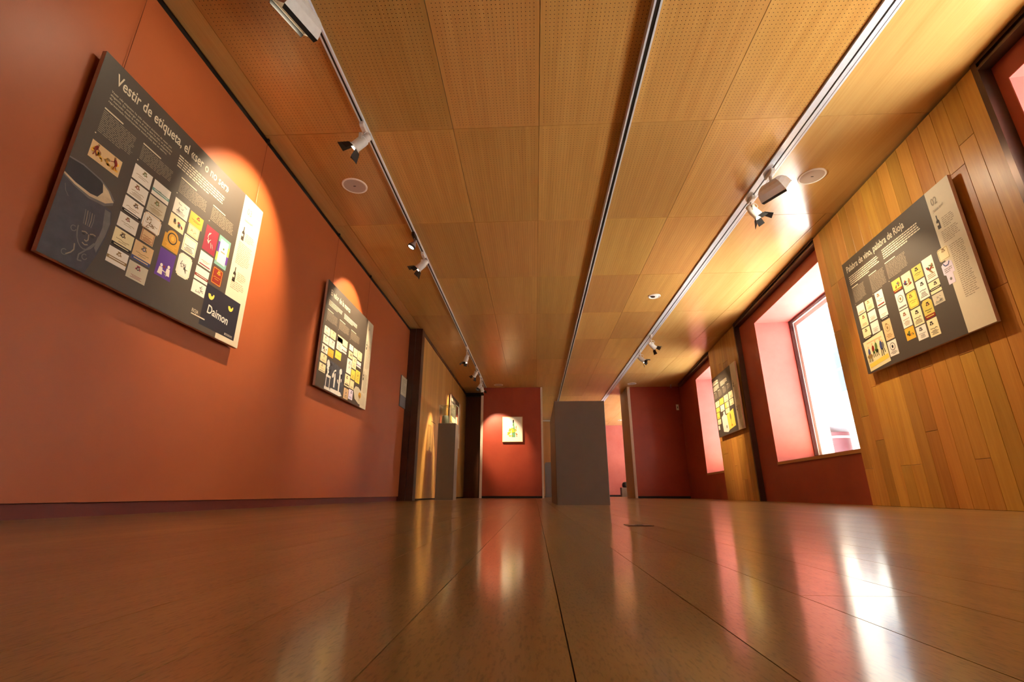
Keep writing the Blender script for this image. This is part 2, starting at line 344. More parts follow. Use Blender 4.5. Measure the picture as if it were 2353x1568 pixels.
# ------------------------------------------------------------------ far walls
struct(MB().box((-2.50, 13.9, 0), (-1.40, 14.0, CH-0.001)).build('wall_far_dark', M_DARKW), 'dark stained timber end panel beside the timber wall', 'wall')
struct(MB().box((-2.04, 13.80, 2.90), (-1.46, 13.9, CH-0.002)).build('trim_3', M_BLACK), 'black rail above the dark timber end panel', 'trim')
struct(MB().box((-1.43, YF, 0.055), (0.19, 13.9, CH-0.001)).build('wall_far_left', M_FARRED), 'red end wall behind the framed bottle picture', 'wall')
struct(MB().box((-1.43, YF+0.012, 0), (0.19, 13.9, 0.054)).build('baseboard_far_left', M_BLACK), 'black baseboard under the red end wall with picture', 'baseboard')
struct(MB().box((-1.50, YF-0.012, 0), (-1.432, 13.9, CH-0.001)).build('trim_4', M_WTRIM), 'pale corner trim beside the dark timber panel', 'trim')
struct(MB().box((0.192, YF-0.012, 0), (0.245, 13.9, CH-0.001)).build('trim_5', M_WTRIM), 'pale corner trim between red end wall and opening', 'trim')
struct(MB().box((2.72, 13.2, 0.055), (wallX(13.2)+0.085, 14.35, CH-0.001)).build('wall_far_right', M_FARRED), 'red end wall right of the opening', 'wall')
struct(MB().box((2.72, 13.212, 0), (wallX(13.2)+0.085, 14.35, 0.054)).build('baseboard_far_right', M_BLACK), 'black baseboard under the right red end wall', 'baseboard')
struct(MB().box((2.66, 13.21, 0), (2.719, 14.35, CH-0.001)).build('wall_far_reveal', M_PALEW), 'pale timber reveal of the opening', 'wall')
struct(MB().box((2.655, 13.18, 0), (2.725, 13.198, CH-0.001)).build('trim_6', M_WTRIM), 'pale corner trim at the timber reveal', 'trim')
struct(MB().box((-2.5, YE, 0.0), (wallX(YE)+0.082, YE+0.2, CH+0.013)).build('wall_end', M_SALMON), 'salmon red wall of the next room', 'wall')
struct(MB().box((1.2, YE-0.02, 0), (5.5, YE-0.001, 0.07)).build('baseboard_end', M_BLACK), 'black baseboard in the next room', 'baseboard')
ew = struct(MB().box((-2.5, 19.3, 0), (1.45, 19.5, 2.99)).build('wall_end_timber', M_GAP), 'pale timber cupboard wall in the next room', 'wall')
for k in range(10):
    MB().box((-2.5+0.395*k+0.002, 19.28, 0.02), (-2.5+0.395*(k+1)-0.002, 19.3, 2.93)).build('timber_board', M_PALEW, ew)
MB().box((-2.5, 19.24, 2.94), (1.45, 19.3, 2.99)).build('cornice_strip', M_WTRIM, ew)
struct(MB().box((-2.50, YB-0.2, 0), (wallX(YB-0.2)+0.08, YB, CH+0.013)).build('wall_back', M_RED), 'red wall behind the viewer', 'wall')

# ------------------------------------------------------------------ right wall with windows
RO = 0.08; RT = 0.60; EXT = 0.86                   # red face offset, reveal end, outside face
SILL, HEAD = 0.555, 2.762
wins = [(0.55, 2.84), (5.40, 7.61), (10.12, 11.6), (14.7, 17.5), (17.9, 20.7)]  # last two unseen, widened and doubled for more daylight in the next room
wr = MB(); prev = YB-0.3
for a, b in wins+[(22.0, None)]:
    wr.box((RWD+RO, prev, 0), (RWD+EXT, a, CH+0.013)); prev = b
for a, b in wins:
    wr.box((RWD+RO, a, 0), (RWD+EXT, b, SILL-0.035)); wr.box((RWD+RO, a, HEAD), (RWD+EXT, b, CH+0.013))
wro = struct(wr.build('wall_right', M_RED, None, (0,0,0), RZ), 'dark red painted window wall', 'wall')
ex = MB(); prev = YB-0.3
for a, b in wins+[(22.0, None)]:
    ex.box((RWD+EXT+0.001, prev, -0.2), (RWD+EXT+0.03, a, CH+0.3)); prev = b
for a, b in wins:
    ex.box((RWD+EXT+0.001, a, -0.2), (RWD+EXT+0.03, b, SILL-0.035)); ex.box((RWD+EXT+0.001, a, HEAD), (RWD+EXT+0.03, b, CH+0.3))
ex.build('outside_render', M_FACADE, wro)
bm_ = MB()                                          # steel head rail above the red bays
for a, b in ((YB, 2.92), (5.325, 8.29), (10.03, 13.15)):
    bm_.box((RWD-0.005, a, 2.925), (RWD+RO-0.001, b, 2.945)); bm_.box((RWD+0.012, a, 2.945), (RWD+RO-0.001, b, CH-0.012)); bm_.box((RWD-0.005, a, CH-0.03), (RWD+RO-0.001, b, CH-0.001))
struct(bm_.build('trim_7', M_STEEL, None, (0,0,0), RZ), 'dark steel head rail over the window bays', 'trim')
WINLAB = ['deep salmon window recess beside the bright steel edge post', 'large window with salmon reveals between the two timber bays', 'window with salmon reveals beyond the narrow timber bay', 'unseen window of the next room behind the right end wall', 'unseen window added to brighten the next room by its salmon end wall']
for i, (a, b) in enumerate(wins):
    f = MB(); x0, x1 = RWD+RT, RWD+RT+0.05; t = 0.035
    f.box((x0, a+0.008, SILL+0.07), (x1, a+t, HEAD-0.008)).box((x0, b-t, SILL+0.07), (x1, b-0.008, HEAD-0.008)).box((x0, a+t, HEAD-t-0.004), (x1, b-t, HEAD-0.008)).box((x0, a+t, SILL+0.07), (x1, b-t, SILL+0.09))
    w_ = struct(f.build('window_%d' % (i+1), M_FRAME, None, (0,0,0), RZ), WINLAB[i], 'window')
    MB().box((x0+0.018, a+t, SILL+0.09), (x0+0.026, b-t, HEAD-t-0.004)).build('window_pane', M_GLASS, w_)
    e = 0.007
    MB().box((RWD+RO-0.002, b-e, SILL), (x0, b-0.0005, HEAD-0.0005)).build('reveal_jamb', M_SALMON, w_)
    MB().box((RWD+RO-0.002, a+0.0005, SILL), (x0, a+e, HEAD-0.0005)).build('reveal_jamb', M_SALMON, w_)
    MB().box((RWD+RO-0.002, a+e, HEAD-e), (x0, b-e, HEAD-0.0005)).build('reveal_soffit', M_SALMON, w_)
    MB().prism([(RWD+RO-0.012, SILL-0.034), (RWD+EXT, SILL-0.034), (RWD+EXT, SILL+0.065), (x0-0.002, SILL+0.065), (RWD+RO-0.012, SILL+0.004)], 'y', a+0.001, b-0.001).build('window_sill', M_SILL, w_)
    e2 = 0.006
    o = MB().box((x1, a+0.0005, SILL+0.066), (RWD+EXT, a+e2, HEAD-0.0005)).box((x1, b-e2, SILL+0.066), (RWD+EXT, b-0.0005, HEAD-0.0005)).box((x1, a+e2, HEAD-e2), (RWD+EXT, b-e2, HEAD-0.0005))
    o.build('outer_reveal', M_FACADE, w_)
    # slim white casement outside the dark frame
    o = MB(); xa, xb = x1+0.004, x1+0.04
    o.box((xa, b-0.13, SILL+0.07), (xb, b-0.045, HEAD-0.05)).box((xa, a+0.02, HEAD-0.12), (xb, b-0.13, HEAD-0.05)).build('casement_frame', M_FACADE, w_)

# timber bays on the right wall: vertical planks with staggered butt joints
bays = [(2.96, 5.325), (8.34, 10.03)]
rp_ = random.Random(11)
lens_ = (0.7, 0.95, 1.2, 1.45, 1.7)
vm = {}
def vplank(L, w):
    k = (L, round(w, 4))
    if k not in vm:
        g = 0.0011; bv = 0.0016; a = w/2-g; l = L/2-g; X = 0.02
        vv = [(X,-a,-l),(X,a,-l),(X,a,l),(X,-a,l),(bv,-a,-l),(bv,a,-l),(bv,a,l),(bv,-a,l),(0,-a+bv,-l+bv),(0,a-bv,-l+bv),(0,a-bv,l-bv),(0,-a+bv,l-bv)]
        fs = [(0,1,2,3),(1,0,4,5),(2,1,5,6),(3,2,6,7),(0,3,7,4),(5,4,8,9),(6,5,9,10),(7,6,10,11),(4,7,11,8),(9,8,11,10)]
        me = bpy.data.meshes.new('wall_plank'); me.from_pydata(vv, [], [f[::-1] for f in fs]); me.materials.append(M_PLANK); me.update(); vm[k] = me
    return vm[k]
for bi, (a, b) in enumerate(bays):
    n = round((b-a)/0.1355); w = (b-a)/n
    MB().box((RWD+0.021, a, 0.0), (RWD+RO-0.001, b, CH-0.002)).build('bay_backing', M_GAP, wro)
    for k in range(n):
        z = 0.0; first = True; top = 2.99
        while z < top-0.01:
            L = rp_.choice(lens_) if not first else rp_.choice((0.35, 0.6, 0.85, 1.1, 1.45)); first = False
            if top-z-L < 0.3: L = round(top-z, 3)
            link('wall_plank', vplank(L, w), wro, (RWD, a+w*(k+0.5), z+L/2)); z += L
struct(MB().box((RWD-0.004, 2.915, 0), (RWD+RO-0.001, 2.958, CH-0.002)).build('trim_8', M_STEEL, None, (0,0,0), RZ), 'bright steel edge post of the wide timber bay', 'trim')
struct(MB().box((RWD-0.004, 8.29, 0), (RWD+RO-0.001, 8.338, CH-0.002)).build('trim_9', M_STEEL, None, (0,0,0), RZ), 'dark steel edge post of the narrow timber bay', 'trim')

# ------------------------------------------------------------------ street outside
st = tag(MB().box((-60, -60, -0.25), (60, 80, -0.20)).build('street', M_STREET), 'pale sunlit street paving outside the windows', 'street', kind='structure')
fa = empty('opposite_building', rwx(8, 7.0, -0.2), RZ); tag(fa, 'white rendered building across the street', 'building')
MB().box((0, -26, 0), (0.6, 30, 8.6)).build('facade', M_FACADE, fa)
for s in (-18, -14, -10, -6, -2, 2, 6.6, 10.6, 14.6, 18.6, 22.6):
    for z in (3.9, 6.6):
        wn_ = MB().box((-0.03, s-0.55, z-0.05), (0.0, s+0.55, z)).box((-0.03, s-0.55, z+1.7), (0.0, s+0.55, z+1.75)).box((-0.03, s-0.55, z), (0.0, s-0.5, z+1.7)).box((-0.03, s+0.5, z), (0.0, s+0.55, z+1.7)).box((-0.03, s-0.5, z+0.82), (0.0, s+0.5, z+0.88)).build('facade_window', M_FACADE, fa)
        MB().box((-0.012, s-0.5, z), (-0.002, s+0.5, z+0.82)).build('facade_pane', M_BLUEG, wn_); MB().box((-0.012, s-0.5, z+0.88), (-0.002, s+0.5, z+1.7)).build('facade_pane', M_BLUEG, wn_)
bn = empty('street_bin', rwx(10.72, 2.5, -0.2)); tag(bn, 'maroon round street bin with grey sloping lid outside the large window', 'bin')
MB().lathe([(0.26, 0), (0.27, 0.05), (0.27, 1.52)], 28).build('bin_body', M_MAROON, bn, smooth=True)
MB().lathe([(0.273, 1.40), (0.276, 1.41), (0.276, 1.435), (0.273, 1.445)], 28, cap=False).build('pale_band', M_GREYL, bn, smooth=True)
MB().lathe([(0.27, 1.522), (0.25, 1.62), (0.16, 1.74), (0.03, 1.79)], 28).build('bin_lid', flat('shaded_lid_grey', lin(34, 31, 33), 0.6), bn, smooth=True)  # lid grey darkened like the body, in place of shade

# ------------------------------------------------------------------ lighting tracks
def track(x, hw, dep, y0, y1, slot, label, extra=None):
    t = empty('lighting_track', (x, (y0+y1)/2, CH-0.001)); tag(t, label, 'track'); l = (y1-y0)/2
    m = MB().box((-hw, -l, -dep), (-slot, l, 0)).box((slot, -l, -dep), (hw, l, 0)).box((-slot, -l, -0.006), (slot, l, 0))
    m.build('track_rail', M_ALU, t)
    MB().box((-slot+0.0005, -l, -dep+0.004), (slot-0.0005, l, -0.0065)).build('track_slot', M_BLACK, t)
    if extra: MB().box((extra[0], -l, -dep-0.0008), (extra[1], l, -dep+0.0005)).build('side_groove', M_BLACK, t)
    return t
track(-1.362, 0.020, 0.026, YB+0.1, 13.0, 0.009, 'slim lighting track near the rust orange wall')
track(0.791, 0.026, 0.058, YB+0.1, 19.0, 0.013, 'deep empty lighting track along the middle of the ceiling')
track(2.25, 0.062, 0.018, YB+0.1, 19.0, 0.0075, 'wide aluminium lighting track near the windows', (0.040, 0.0435))

# ------------------------------------------------------------------ lamps
def aim_rot(d): return Vector(d).normalized().to_track_quat('-Z', 'Y').to_matrix().to_4x4()
def spot_lamp(x, y, target, label, watts, cone=46, blend=0.55, drop=0.150, style='barn', dep=0.026, col=(1.0, 0.74, 0.46), scale=1.0, roll=0.0):
    z0 = CH-dep
    t = empty('track_spotlight', (x, y, z0)); tag(t, label, 'spotlight', 'track spotlights')
    T = Vector(target)-Vector((x, y, z0-drop)); A = aim_rot(T) @ Matrix.Rotation(roll, 4, 'Z'); P = Matrix.Translation((0, 0, -drop)) @ A
    body_m = M_WHITE if style != 'mini' else M_SILVER
    amat = M_BLACK if style == 'mini' else M_WHITE
    MB().prism([(-0.06, 0), (-0.06, -0.03), (-0.045, -0.042), (0.045, -0.042), (0.06, -0.03), (0.06, 0)], 'x', -0.016, 0.016).build('track_adapter', amat, t)
    MB().tube([(0, 0.02, -0.04), (0, 0.025, -0.07), (0, 0.012, -drop+0.035), (0, 0, -drop+0.02)], 0.011 if style != 'mini' else 0.008, 10).build('arm', body_m, t, smooth=True)
    s = scale
    if style == 'mini':
        MB().lathe([(0.014*s, 0.055*s), (0.016*s, 0.02*s), (0.022*s, 0.012*s), (0.04*s, -0.02*s), (0.042*s, -0.04*s)], 20, mat=P).build('lamp_body', body_m, t, smooth=True)
        MB().lathe([(0.043*s, -0.034*s), (0.045*s, -0.036*s), (0.045*s, -0.056*s), (0.036*s, -0.056*s)], 20, cap=False, mat=P).build('bezel', M_BLACK, t, smooth=True)
        MB().lathe([(0.036*s, -0.050*s), (0.036*s, -0.052*s)], 20, mat=P).build('lens', M_LENS, t)
        lz = -0.06*s
    else:
        MB().lathe([(0.022*s, 0.075*s), (0.030*s, 0.072*s), (0.034*s, 0.050*s), (0.034*s, 0.030*s), (0.042*s, 0.026*s), (0.044*s, 0.0), (0.044*s, -0.075*s), (0.050*s, -0.080*s), (0.050*s, -0.088*s)], 24, mat=P).build('lamp_body', body_m, t, smooth=True)
        yk = MB()
        for sg in (-1, 1): yk.prism([(-0.012, 0.045), (0.012, 0.045), (0.012, -0.012), (-0.012, -0.012)], 'x', sg*0.046*s, sg*0.050*s)
        yk.box((-0.05*s, -0.012, 0.042), (0.05*s, 0.012, 0.048)); yk.v = [tuple(Matrix.Translation((0, 0, -drop)) @ Matrix.Rotation(math.atan2(-T.x, T.y)+math.pi, 4, 'Z') @ Vector(v)) for v in yk.v]
        yk.build('yoke', body_m, t)
        MB().lathe([(0.040*s, -0.0885*s), (0.040*s, -0.0905*s)], 24, mat=P).build('lens', M_LENS, t)
        hood = M_BLACK
        if style == 'snoot':
            MB().lathe([(0.050*s, -0.089*s), (0.052*s, -0.15*s), (0.050*s, -0.15*s), (0.047*s, -0.089*s)], 24, cap=False, mat=P).build('snoot', hood, t, smooth=True)
        else:
            fl_ = math.radians(32)
            for k in range(4):
                q = MB(); w1, w2 = (0.036*s, 0.052*s) if k % 2 == 0 else (0.030*s, 0.034*s)
                L = 0.085*s if k % 2 == 0 else 0.07*s
                z1 = -0.088*s; d = 0.050*s
                pts = [(-w1, -d, z1), (w1, -d, z1), (w2, -d-L*math.sin(fl_), z1-L*math.cos(fl_)), (-w2, -d-L*math.sin(fl_), z1-L*math.cos(fl_))]
                nrm = Vector((0, -math.cos(fl_), math.sin(fl_)))*0.0016
                vv = [Vector(p) for p in pts]+[Vector(p)+nrm for p in pts]
                R_ = P @ Matrix.Rotation(k*math.pi/2+math.pi/4*0, 4, 'Z')
                q.add([R_ @ v for v in vv], [(0,1,2,3),(7,6,5,4),(0,4,5,1),(1,5,6,2),(2,6,7,3),(3,7,4,0)]); q.build('barn_door_leaf', hood, t)
        lz = -0.094*s
        c0 = Vector((0.03, 0.01, -drop+0.065))
        MB().tube([c0+Vector((0.03*math.cos(a*math.pi/8), 0.006*math.sin(a*math.pi/4), 0.034*math.sin(a*math.pi/8))) for a in range(16)], 0.0035, 6, closed=True).build('cable_loop', amat, t, smooth=True)
    if watts:
        ld = bpy.data.lights.new('spot_beam', 'SPOT'); ld.energy = watts*KL; ld.color = col; ld.spot_size = math.radians(cone); ld.spot_blend = blend; ld.shadow_soft_size = 0.022
        lo = bpy.data.objects.new('spot_beam', ld); COL.objects.link(lo); lo.parent = t; lo.matrix_local = P @ Matrix.Translation((0, 0, lz-0.002))
    return t
def flood_lamp(x, y, target, label, watts, dep, drop=0.13, col=(1.0, 0.86, 0.62), yawx=0.0):
    z0 = CH-dep; t = empty('track_floodlight', (x, y, z0)); tag(t, label, 'floodlight', 'track floodlights')
    MB().prism([(-0.07, 0), (-0.07, -0.03), (-0.05, -0.045), (0.05, -0.045), (0.07, -0.03), (0.07, 0)], 'x', -0.017, 0.017).build('track_adapter', M_WHITE, t)
    MB().tube([(0, 0, -0.04), (0, 0, -0.075), (0, 0, -drop+0.03)], 0.014, 10).build('arm', M_WHITE, t, smooth=True)
    T = Vector(target)-Vector((x, y, z0-drop)); A = aim_rot(T); P = Matrix.Translation((0, 0, -drop)) @ A
    hw = 0.125                                     # half length of the housing
    def loft(y_, z_, w_): return [P @ Vector(p) for p in ((-w_, -y_, z_), (w_, -y_, z_), (w_, y_, z_), (-w_, y_, z_))]
    secs = [(0.030, 0.055, 0.085), (0.055, 0.035, 0.105), (0.075, 0.0, 0.118), (0.085, -0.06, hw)]
    m = MB(); vv = []; fs = []
    for s in secs: vv += loft(*s)
    for j in range(len(secs)-1):
        for k in range(4): fs.append((j*4+k, j*4+(k+1) % 4, j*4+4+(k+1) % 4, j*4+4+k))
    fs.append((3, 2, 1, 0))
    inner = [(0.081, -0.06, hw-0.004), (0.05, -0.012, 0.10)]
    o = len(vv)
    for s in inner: vv += loft(*s)
    a = (len(secs)-1)*4
    for k in range(4): fs.append((a+k, a+(k+1) % 4, o+(k+1) % 4, o+k))
    m.add(vv, fs)
    m.build('lamp_housing', M_WHITE, t)
    r = MB(); r.add(loft(0.0805, -0.0595, hw-0.0045)+loft(0.049, -0.011, 0.099), [(0,1,5,4),(1,2,6,5),(2,3,7,6),(3,0,4,7),(4,5,6,7)]); r.build('reflector', M_REFL, t)
    MB().tube([P @ Vector((-0.085, 0, -0.03)), P @ Vector((0.085, 0, -0.03))], 0.008, 10).build('lamp_tube', M_FLOODG, t)
    f = MB()
    for sg in (-1, 1): f.add([P @ Vector(p) for p in ((-hw, sg*0.085, -0.06), (hw, sg*0.085, -0.06), (hw*0.94, sg*0.075, -0.085), (-hw*0.94, sg*0.075, -0.085), (-hw, sg*0.088, -0.06), (hw, sg*0.088, -0.06), (hw*0.94, sg*0.078, -0.085), (-hw*0.94, sg*0.078, -0.085))], [(0,1,2,3),(7,6,5,4),(0,4,5,1),(1,5,6,2),(2,6,7,3),(3,7,4,0)])
    f.build('glare_lip', M_BLACK, t)
    if watts:
        ld = bpy.data.lights.new('flood_beam', 'AREA'); ld.shape = 'RECTANGLE'; ld.size = 0.2; ld.size_y = 0.1; ld.energy = watts*KL; ld.color = col
        lo = bpy.data.objects.new('flood_beam', ld); COL.objects.link(lo); lo.parent = t; lo.matrix_local = P @ Matrix.Translation((0, 0, -0.055))
    return t
XT, XR = -1.362, 2.25
flood_lamp(XT, 1.98, (-2.25, 2.3, 1.7), 'white floodlight over the dark board with the clay pot', 3, 0.026)
spot_lamp(XT, 3.04, (-2.25, 3.08, 2.02), 'white barn door spotlight over the pale strip of the clay pot board', 200, 72, 0.6)
spot_lamp(XT, 4.72, (-2.2, 4.5, 1.2), 'small silver spotlight with black adapter between two white spotlights', 16, 34, style='mini', drop=0.125)
spot_lamp(XT, 5.19, (-2.25, 5.2, 1.98), 'white barn door spotlight over the board about brand value', 165, 70, 0.35)
spot_lamp(XT, 9.13, (-1.92, 9.16, 0.8), 'white spotlight with square black hood above the glass topped plinth', 460, 36, drop=0.24, style='barn')
spot_lamp(XT, 10.70, (-2.04, 11.1, 1.9), 'white spotlight nearer the glass topped plinth facing the timber wall', 120, 44, drop=0.16)
spot_lamp(XT, 11.62, (-2.0, 11.5, 1.7), 'white short hooded spotlight facing the board behind the glass case', 170, 50, drop=0.25, style='snoot', scale=0.9)
spot_lamp(XT, 11.95, (-0.92, 13.12, 1.58), 'white spotlight with wide black leaves facing the bottle picture', 260, 50, drop=0.25)
flood_lamp(XR, 3.80, (3.2, 4.3, 1.9), 'white floodlight beside the round ceiling speaker near the windows', 10, 0.018, drop=0.16)
spot_lamp(XR, 4.20, (3.2, 3.95, 1.25), 'white barn door spotlight over the board about the word of wine', 120, 70, dep=0.018)
spot_lamp(XR, 8.55, (3.55, 9.0, 1.7), 'white spotlight nearer the large window of the paired ones', 110, 52, dep=0.018, drop=0.2)
spot_lamp(XR, 9.50, (3.6, 9.2, 1.6), 'white spotlight further from the large window of the paired ones', 150, 52, dep=0.018, drop=0.2)

# ------------------------------------------------------------------ round ceiling fixtures
def speaker(x, y, r, label):
    t = empty('ceiling_speaker', (x, y, CH)); tag(t, label, 'speaker', 'round ceiling speakers')
    MB().lathe([(r, 0), (r, -0.004), (r*0.96, -0.008), (r*0.87, -0.008), (r*0.86, -0.003)], 40, cap=False).build('rim', M_DOWN, t, smooth=True)
    MB().lathe([(r*0.865, -0.002), (r*0.865, -0.0045)], 40).build('grille', M_GRILLE, t)
    MB().box((-0.012, -0.006, -0.0055), (0.012, 0.006, -0.0046)).build('badge', M_DINK, t)
speaker(-1.74, 3.835, 0.122, 'round pinkish ceiling speaker between slim track and rust orange wall')
speaker(2.698, 3.895, 0.122, 'round ceiling speaker beside the wide track and floodlight')
speaker(-0.98, 12.76, 0.125, 'round ceiling speaker in front of the bottle picture wall')
speaker(2.715, 12.77, 0.122, 'round ceiling speaker in front of the right red end wall')
def downlight(x, y, r, label, w):
    t = empty('ceiling_downlight', (x, y, CH)); tag(t, label, 'downlight', 'recessed downlights')
    MB().lathe([(r, 0), (r, -0.006), (r*0.9, -0.012), (r*0.72, -0.006), (r*0.70, -0.001)], 36, cap=False).build('rim', M_DOWN, t, smooth=True)
    MB().lathe([(r*0.70, -0.003), (r*0.62, -0.010), (r*0.40, -0.014)], 30).build('gimbal', M_DOWN, t, smooth=True)
    MB().lathe([(r*0.33, -0.0142), (r*0.33, -0.018), (r*0.26, -0.0185)], 24, mat=Matrix.Translation((-r*0.25, -r*0.1, 0))).build('aperture', M_BLACK, t)
downlight(1.88, 6.72, 0.092, 'white tilting downlight between the middle and wide tracks', 0)
downlight(3.55, 19.5, 0.10, 'white downlight in the next room ceiling', 0)

# ------------------------------------------------------------------ plinths
p = empty('display_plinth', (0.50, 5.93, 0)); tag(p, 'long plain warm grey plinth standing alone mid floor', 'plinth')
def bbox_bev(a, b, bv, name, mat, par):
    x0, y0, z0 = a; x1, y1, z1 = b; m = MB()
    ring = lambda z, i: [(x0+i, y0, z), (x1-i, y0, z), (x1, y0+i, z), (x1, y1-i, z), (x1-i, y1, z), (x0+i, y1, z), (x0, y1-i, z), (x0, y0+i, z)]
    top = [(x0+bv, y0+bv, z1), (x1-bv, y0+bv, z1), (x1-bv, y1-bv, z1), (x0+bv, y1-bv, z1)]
    r0, r1 = ring(z0, bv), ring(z1-bv, bv)
    fs = [(i, (i+1) % 8, 8+(i+1) % 8, 8+i) for i in range(8)]+[(0,7,6,5,4,3,2,1), (16,17,18,19)]
    fs += [(8,9,17,16), (9,10,17), (10,11,18,17), (11,12,18), (12,13,19,18), (13,14,19), (14,15,16,19), (15,8,16)]
    m.add(r0+r1+top, fs); return m.build(name, mat, par)
bbox_bev((-0.275, -0.78, 0), (0.275, 0.78, 1.088), 0.004, 'plinth_body', M_GREY, p)
p = empty('showcase_plinth', (-1.68, 9.17, 0)); tag(p, 'slim grey plinth with a clear glass case on top', 'plinth')
bbox_bev((-0.17, -0.17, 0), (0.17, 0.17, 1.408), 0.003, 'plinth_body', M_GREY, p)
gc = empty('glass_case', (-1.68, 9.17, 1.4085)); tag(gc, 'clear glass case on the slim grey plinth', 'display case')
W2, H2, t_ = 0.162, 0.35, 0.004
for nm, a, b in (('front', (-W2, -W2, 0), (W2, -W2+t_, H2)), ('back', (-W2, W2-t_, 0), (W2, W2, H2)), ('left', (-W2, -W2+t_, 0), (-W2+t_, W2-t_, H2)), ('right', (W2-t_, -W2+t_, 0), (W2, W2-t_, H2)), ('top', (-W2, -W2, H2), (W2, W2, H2+t_))):
    MB().box(a, b).build('glass_panel', M_VGLASS, gc)
ed = MB()
for sx in (-1, 1):
    for sy_ in (-1, 1): ed.box((sx*W2-0.002, sy_*W2-0.002, 0), (sx*W2+0.002, sy_*W2+0.002, H2+t_))
for sy_ in (-1, 1): ed.box((-W2, sy_*W2-0.002, H2+t_), (W2, sy_*W2+0.002, H2+t_+0.003))
for sx in (-1, 1): ed.box((sx*W2-0.002, -W2, H2+t_), (sx*W2+0.002, W2, H2+t_+0.003))
ed.build('case_edges', flat('pale_glass_edge', lin(206, 214, 196), 0.25), gc)
pot = empty('clay_vessel', (-1.75, 9.17, 1.409)); tag(pot, 'small dark tapered vessel inside the glass case', 'vessel')
MB().lathe([(0.074, 0), (0.076, 0.01), (0.064, 0.15), (0.058, 0.168), (0.052, 0.168), (0.056, 0.15), (0.066, 0.012)], 28, cap=False).build('vessel_body', flat('dark_clay', lin(82, 76, 66), 0.6, 0, 0.2, 30), pot, smooth=True)
MB().lathe([(0.066, 0.012), (0.02, 0.013)], 28).build('vessel_base', MATS['dark_clay'], pot)
p = empty('tall_grey_stand', (0.56, 17.2, 0)); tag(p, 'tall rounded grey stand in the next room', 'stand')
q = MB(); pr_ = [(-0.2, 0), (0.2, 0), (0.2, 1.12), (0.185, 1.155), (0.15, 1.17), (-0.15, 1.17), (-0.185, 1.155), (-0.2, 1.12)]
q.prism(pr_, 'y', -0.2, 0.2).build('stand_body', M_GREYL, p)
p = empty('low_plinth', (3.64, 20.0, 0)); tag(p, 'low grey plinth in the next room by the reveal', 'plinth')
bbox_bev((-0.17, -0.17, 0), (0.17, 0.17, 0.355), 0.003, 'plinth_body', M_GREY, p)
v = empty('dark_jar', (3.67, 20.0, 0.356)); tag(v, 'black domed jar on the low plinth in the next room', 'jar')
MB().lathe([(0.10, 0), (0.135, 0.03), (0.14, 0.12), (0.11, 0.19), (0.05, 0.218), (0.01, 0.222)], 24).build('jar_body', M_BLACK, v, smooth=True)

# ------------------------------------------------------------------ small fittings
s_ = empty('wall_notice', (XL, 7.82, 1.51), (0, 0, math.pi/2)); tag(s_, 'pale grey notice plate on the rust orange wall by the steel column', 'sign')
MB().box((-0.175, -0.014, 0), (0.175, -0.001, 0.53)).build('plate', M_GREYL, s_)
MB().box((-0.17, -0.0155, 0.20), (0.17, -0.0142, 0.525)).build('paper', M_PAPER, s_)
q = MB(); rr = random.Random(2)
for k in range(9): q.box((-0.13, -0.0162, 0.47-k*0.027), (-0.13+rr.uniform(0.12, 0.26), -0.0156, 0.476-k*0.027))
q.build('notice_text', M_TINK, s_)
k_ = empty('switch_plate', (4.012, 13.2, 2.335)); tag(k_, 'small white switch plate high on the right red end wall', 'switch')
MB().box((-0.035, -0.012, 0), (0.035, -0.001, 0.16)).build('plate', M_DOWN, k_); MB().box((-0.014, -0.016, 0.05), (0.014, -0.0125, 0.1)).build('rocker', M_GREYL, k_)
k_ = empty('floor_socket', (0.371, 1.83, 0)); tag(k_, 'flat dark floor socket plate set in the planks', 'socket')
MB().box((-0.045, -0.045, 0.0004), (0.045, 0.045, 0.0022)).build('lid', M_STEEL, k_); MB().box((-0.012, -0.03, 0.0023), (0.012, 0.0, 0.003)).build('flap', M_BLACK, k_)
k_ = empty('ceiling_hook', (3.82, 12.95, CH-0.001)); tag(k_, 'small metal hook in the ceiling by the far corner', 'hook')
MB().lathe([(0.022, 0), (0.022, -0.006), (0.008, -0.01), (0.006, -0.05)], 14).build('hook_base', M_SILVER, k_, smooth=True)
MB().tube([(0.02*math.cos(a*math.pi/6), 0, -0.066+0.02*math.sin(a*math.pi/6)) for a in range(3, 13)], 0.004, 6).build('hook_loop', M_SILVER, k_, smooth=True)
for y, lab in ((1.885, 'thin steel hanging cable at the pot end of the clay pot board'), (3.168, 'thin steel hanging cable at the pale strip of the clay pot board'), (4.70, 'thin steel hanging cable at the left end of the brand value board'), (5.80, 'thin steel hanging cable at the right end of the brand value board')):
    c_ = empty('hanging_cable', (XL+0.012, y, 2.31)); tag(c_, lab, 'cable')
    MB().tube([(0, 0, -0.04), (0, 0, 0.655)], 0.0016, 6).build('wire', flat('rusty_wire', lin(120, 60, 40), 0.4, 0.6), c_)
    MB().box((-0.008, -0.010, 0.653), (0.010, 0.010, 0.69)).build('rail_hook', M_BLACK, c_)

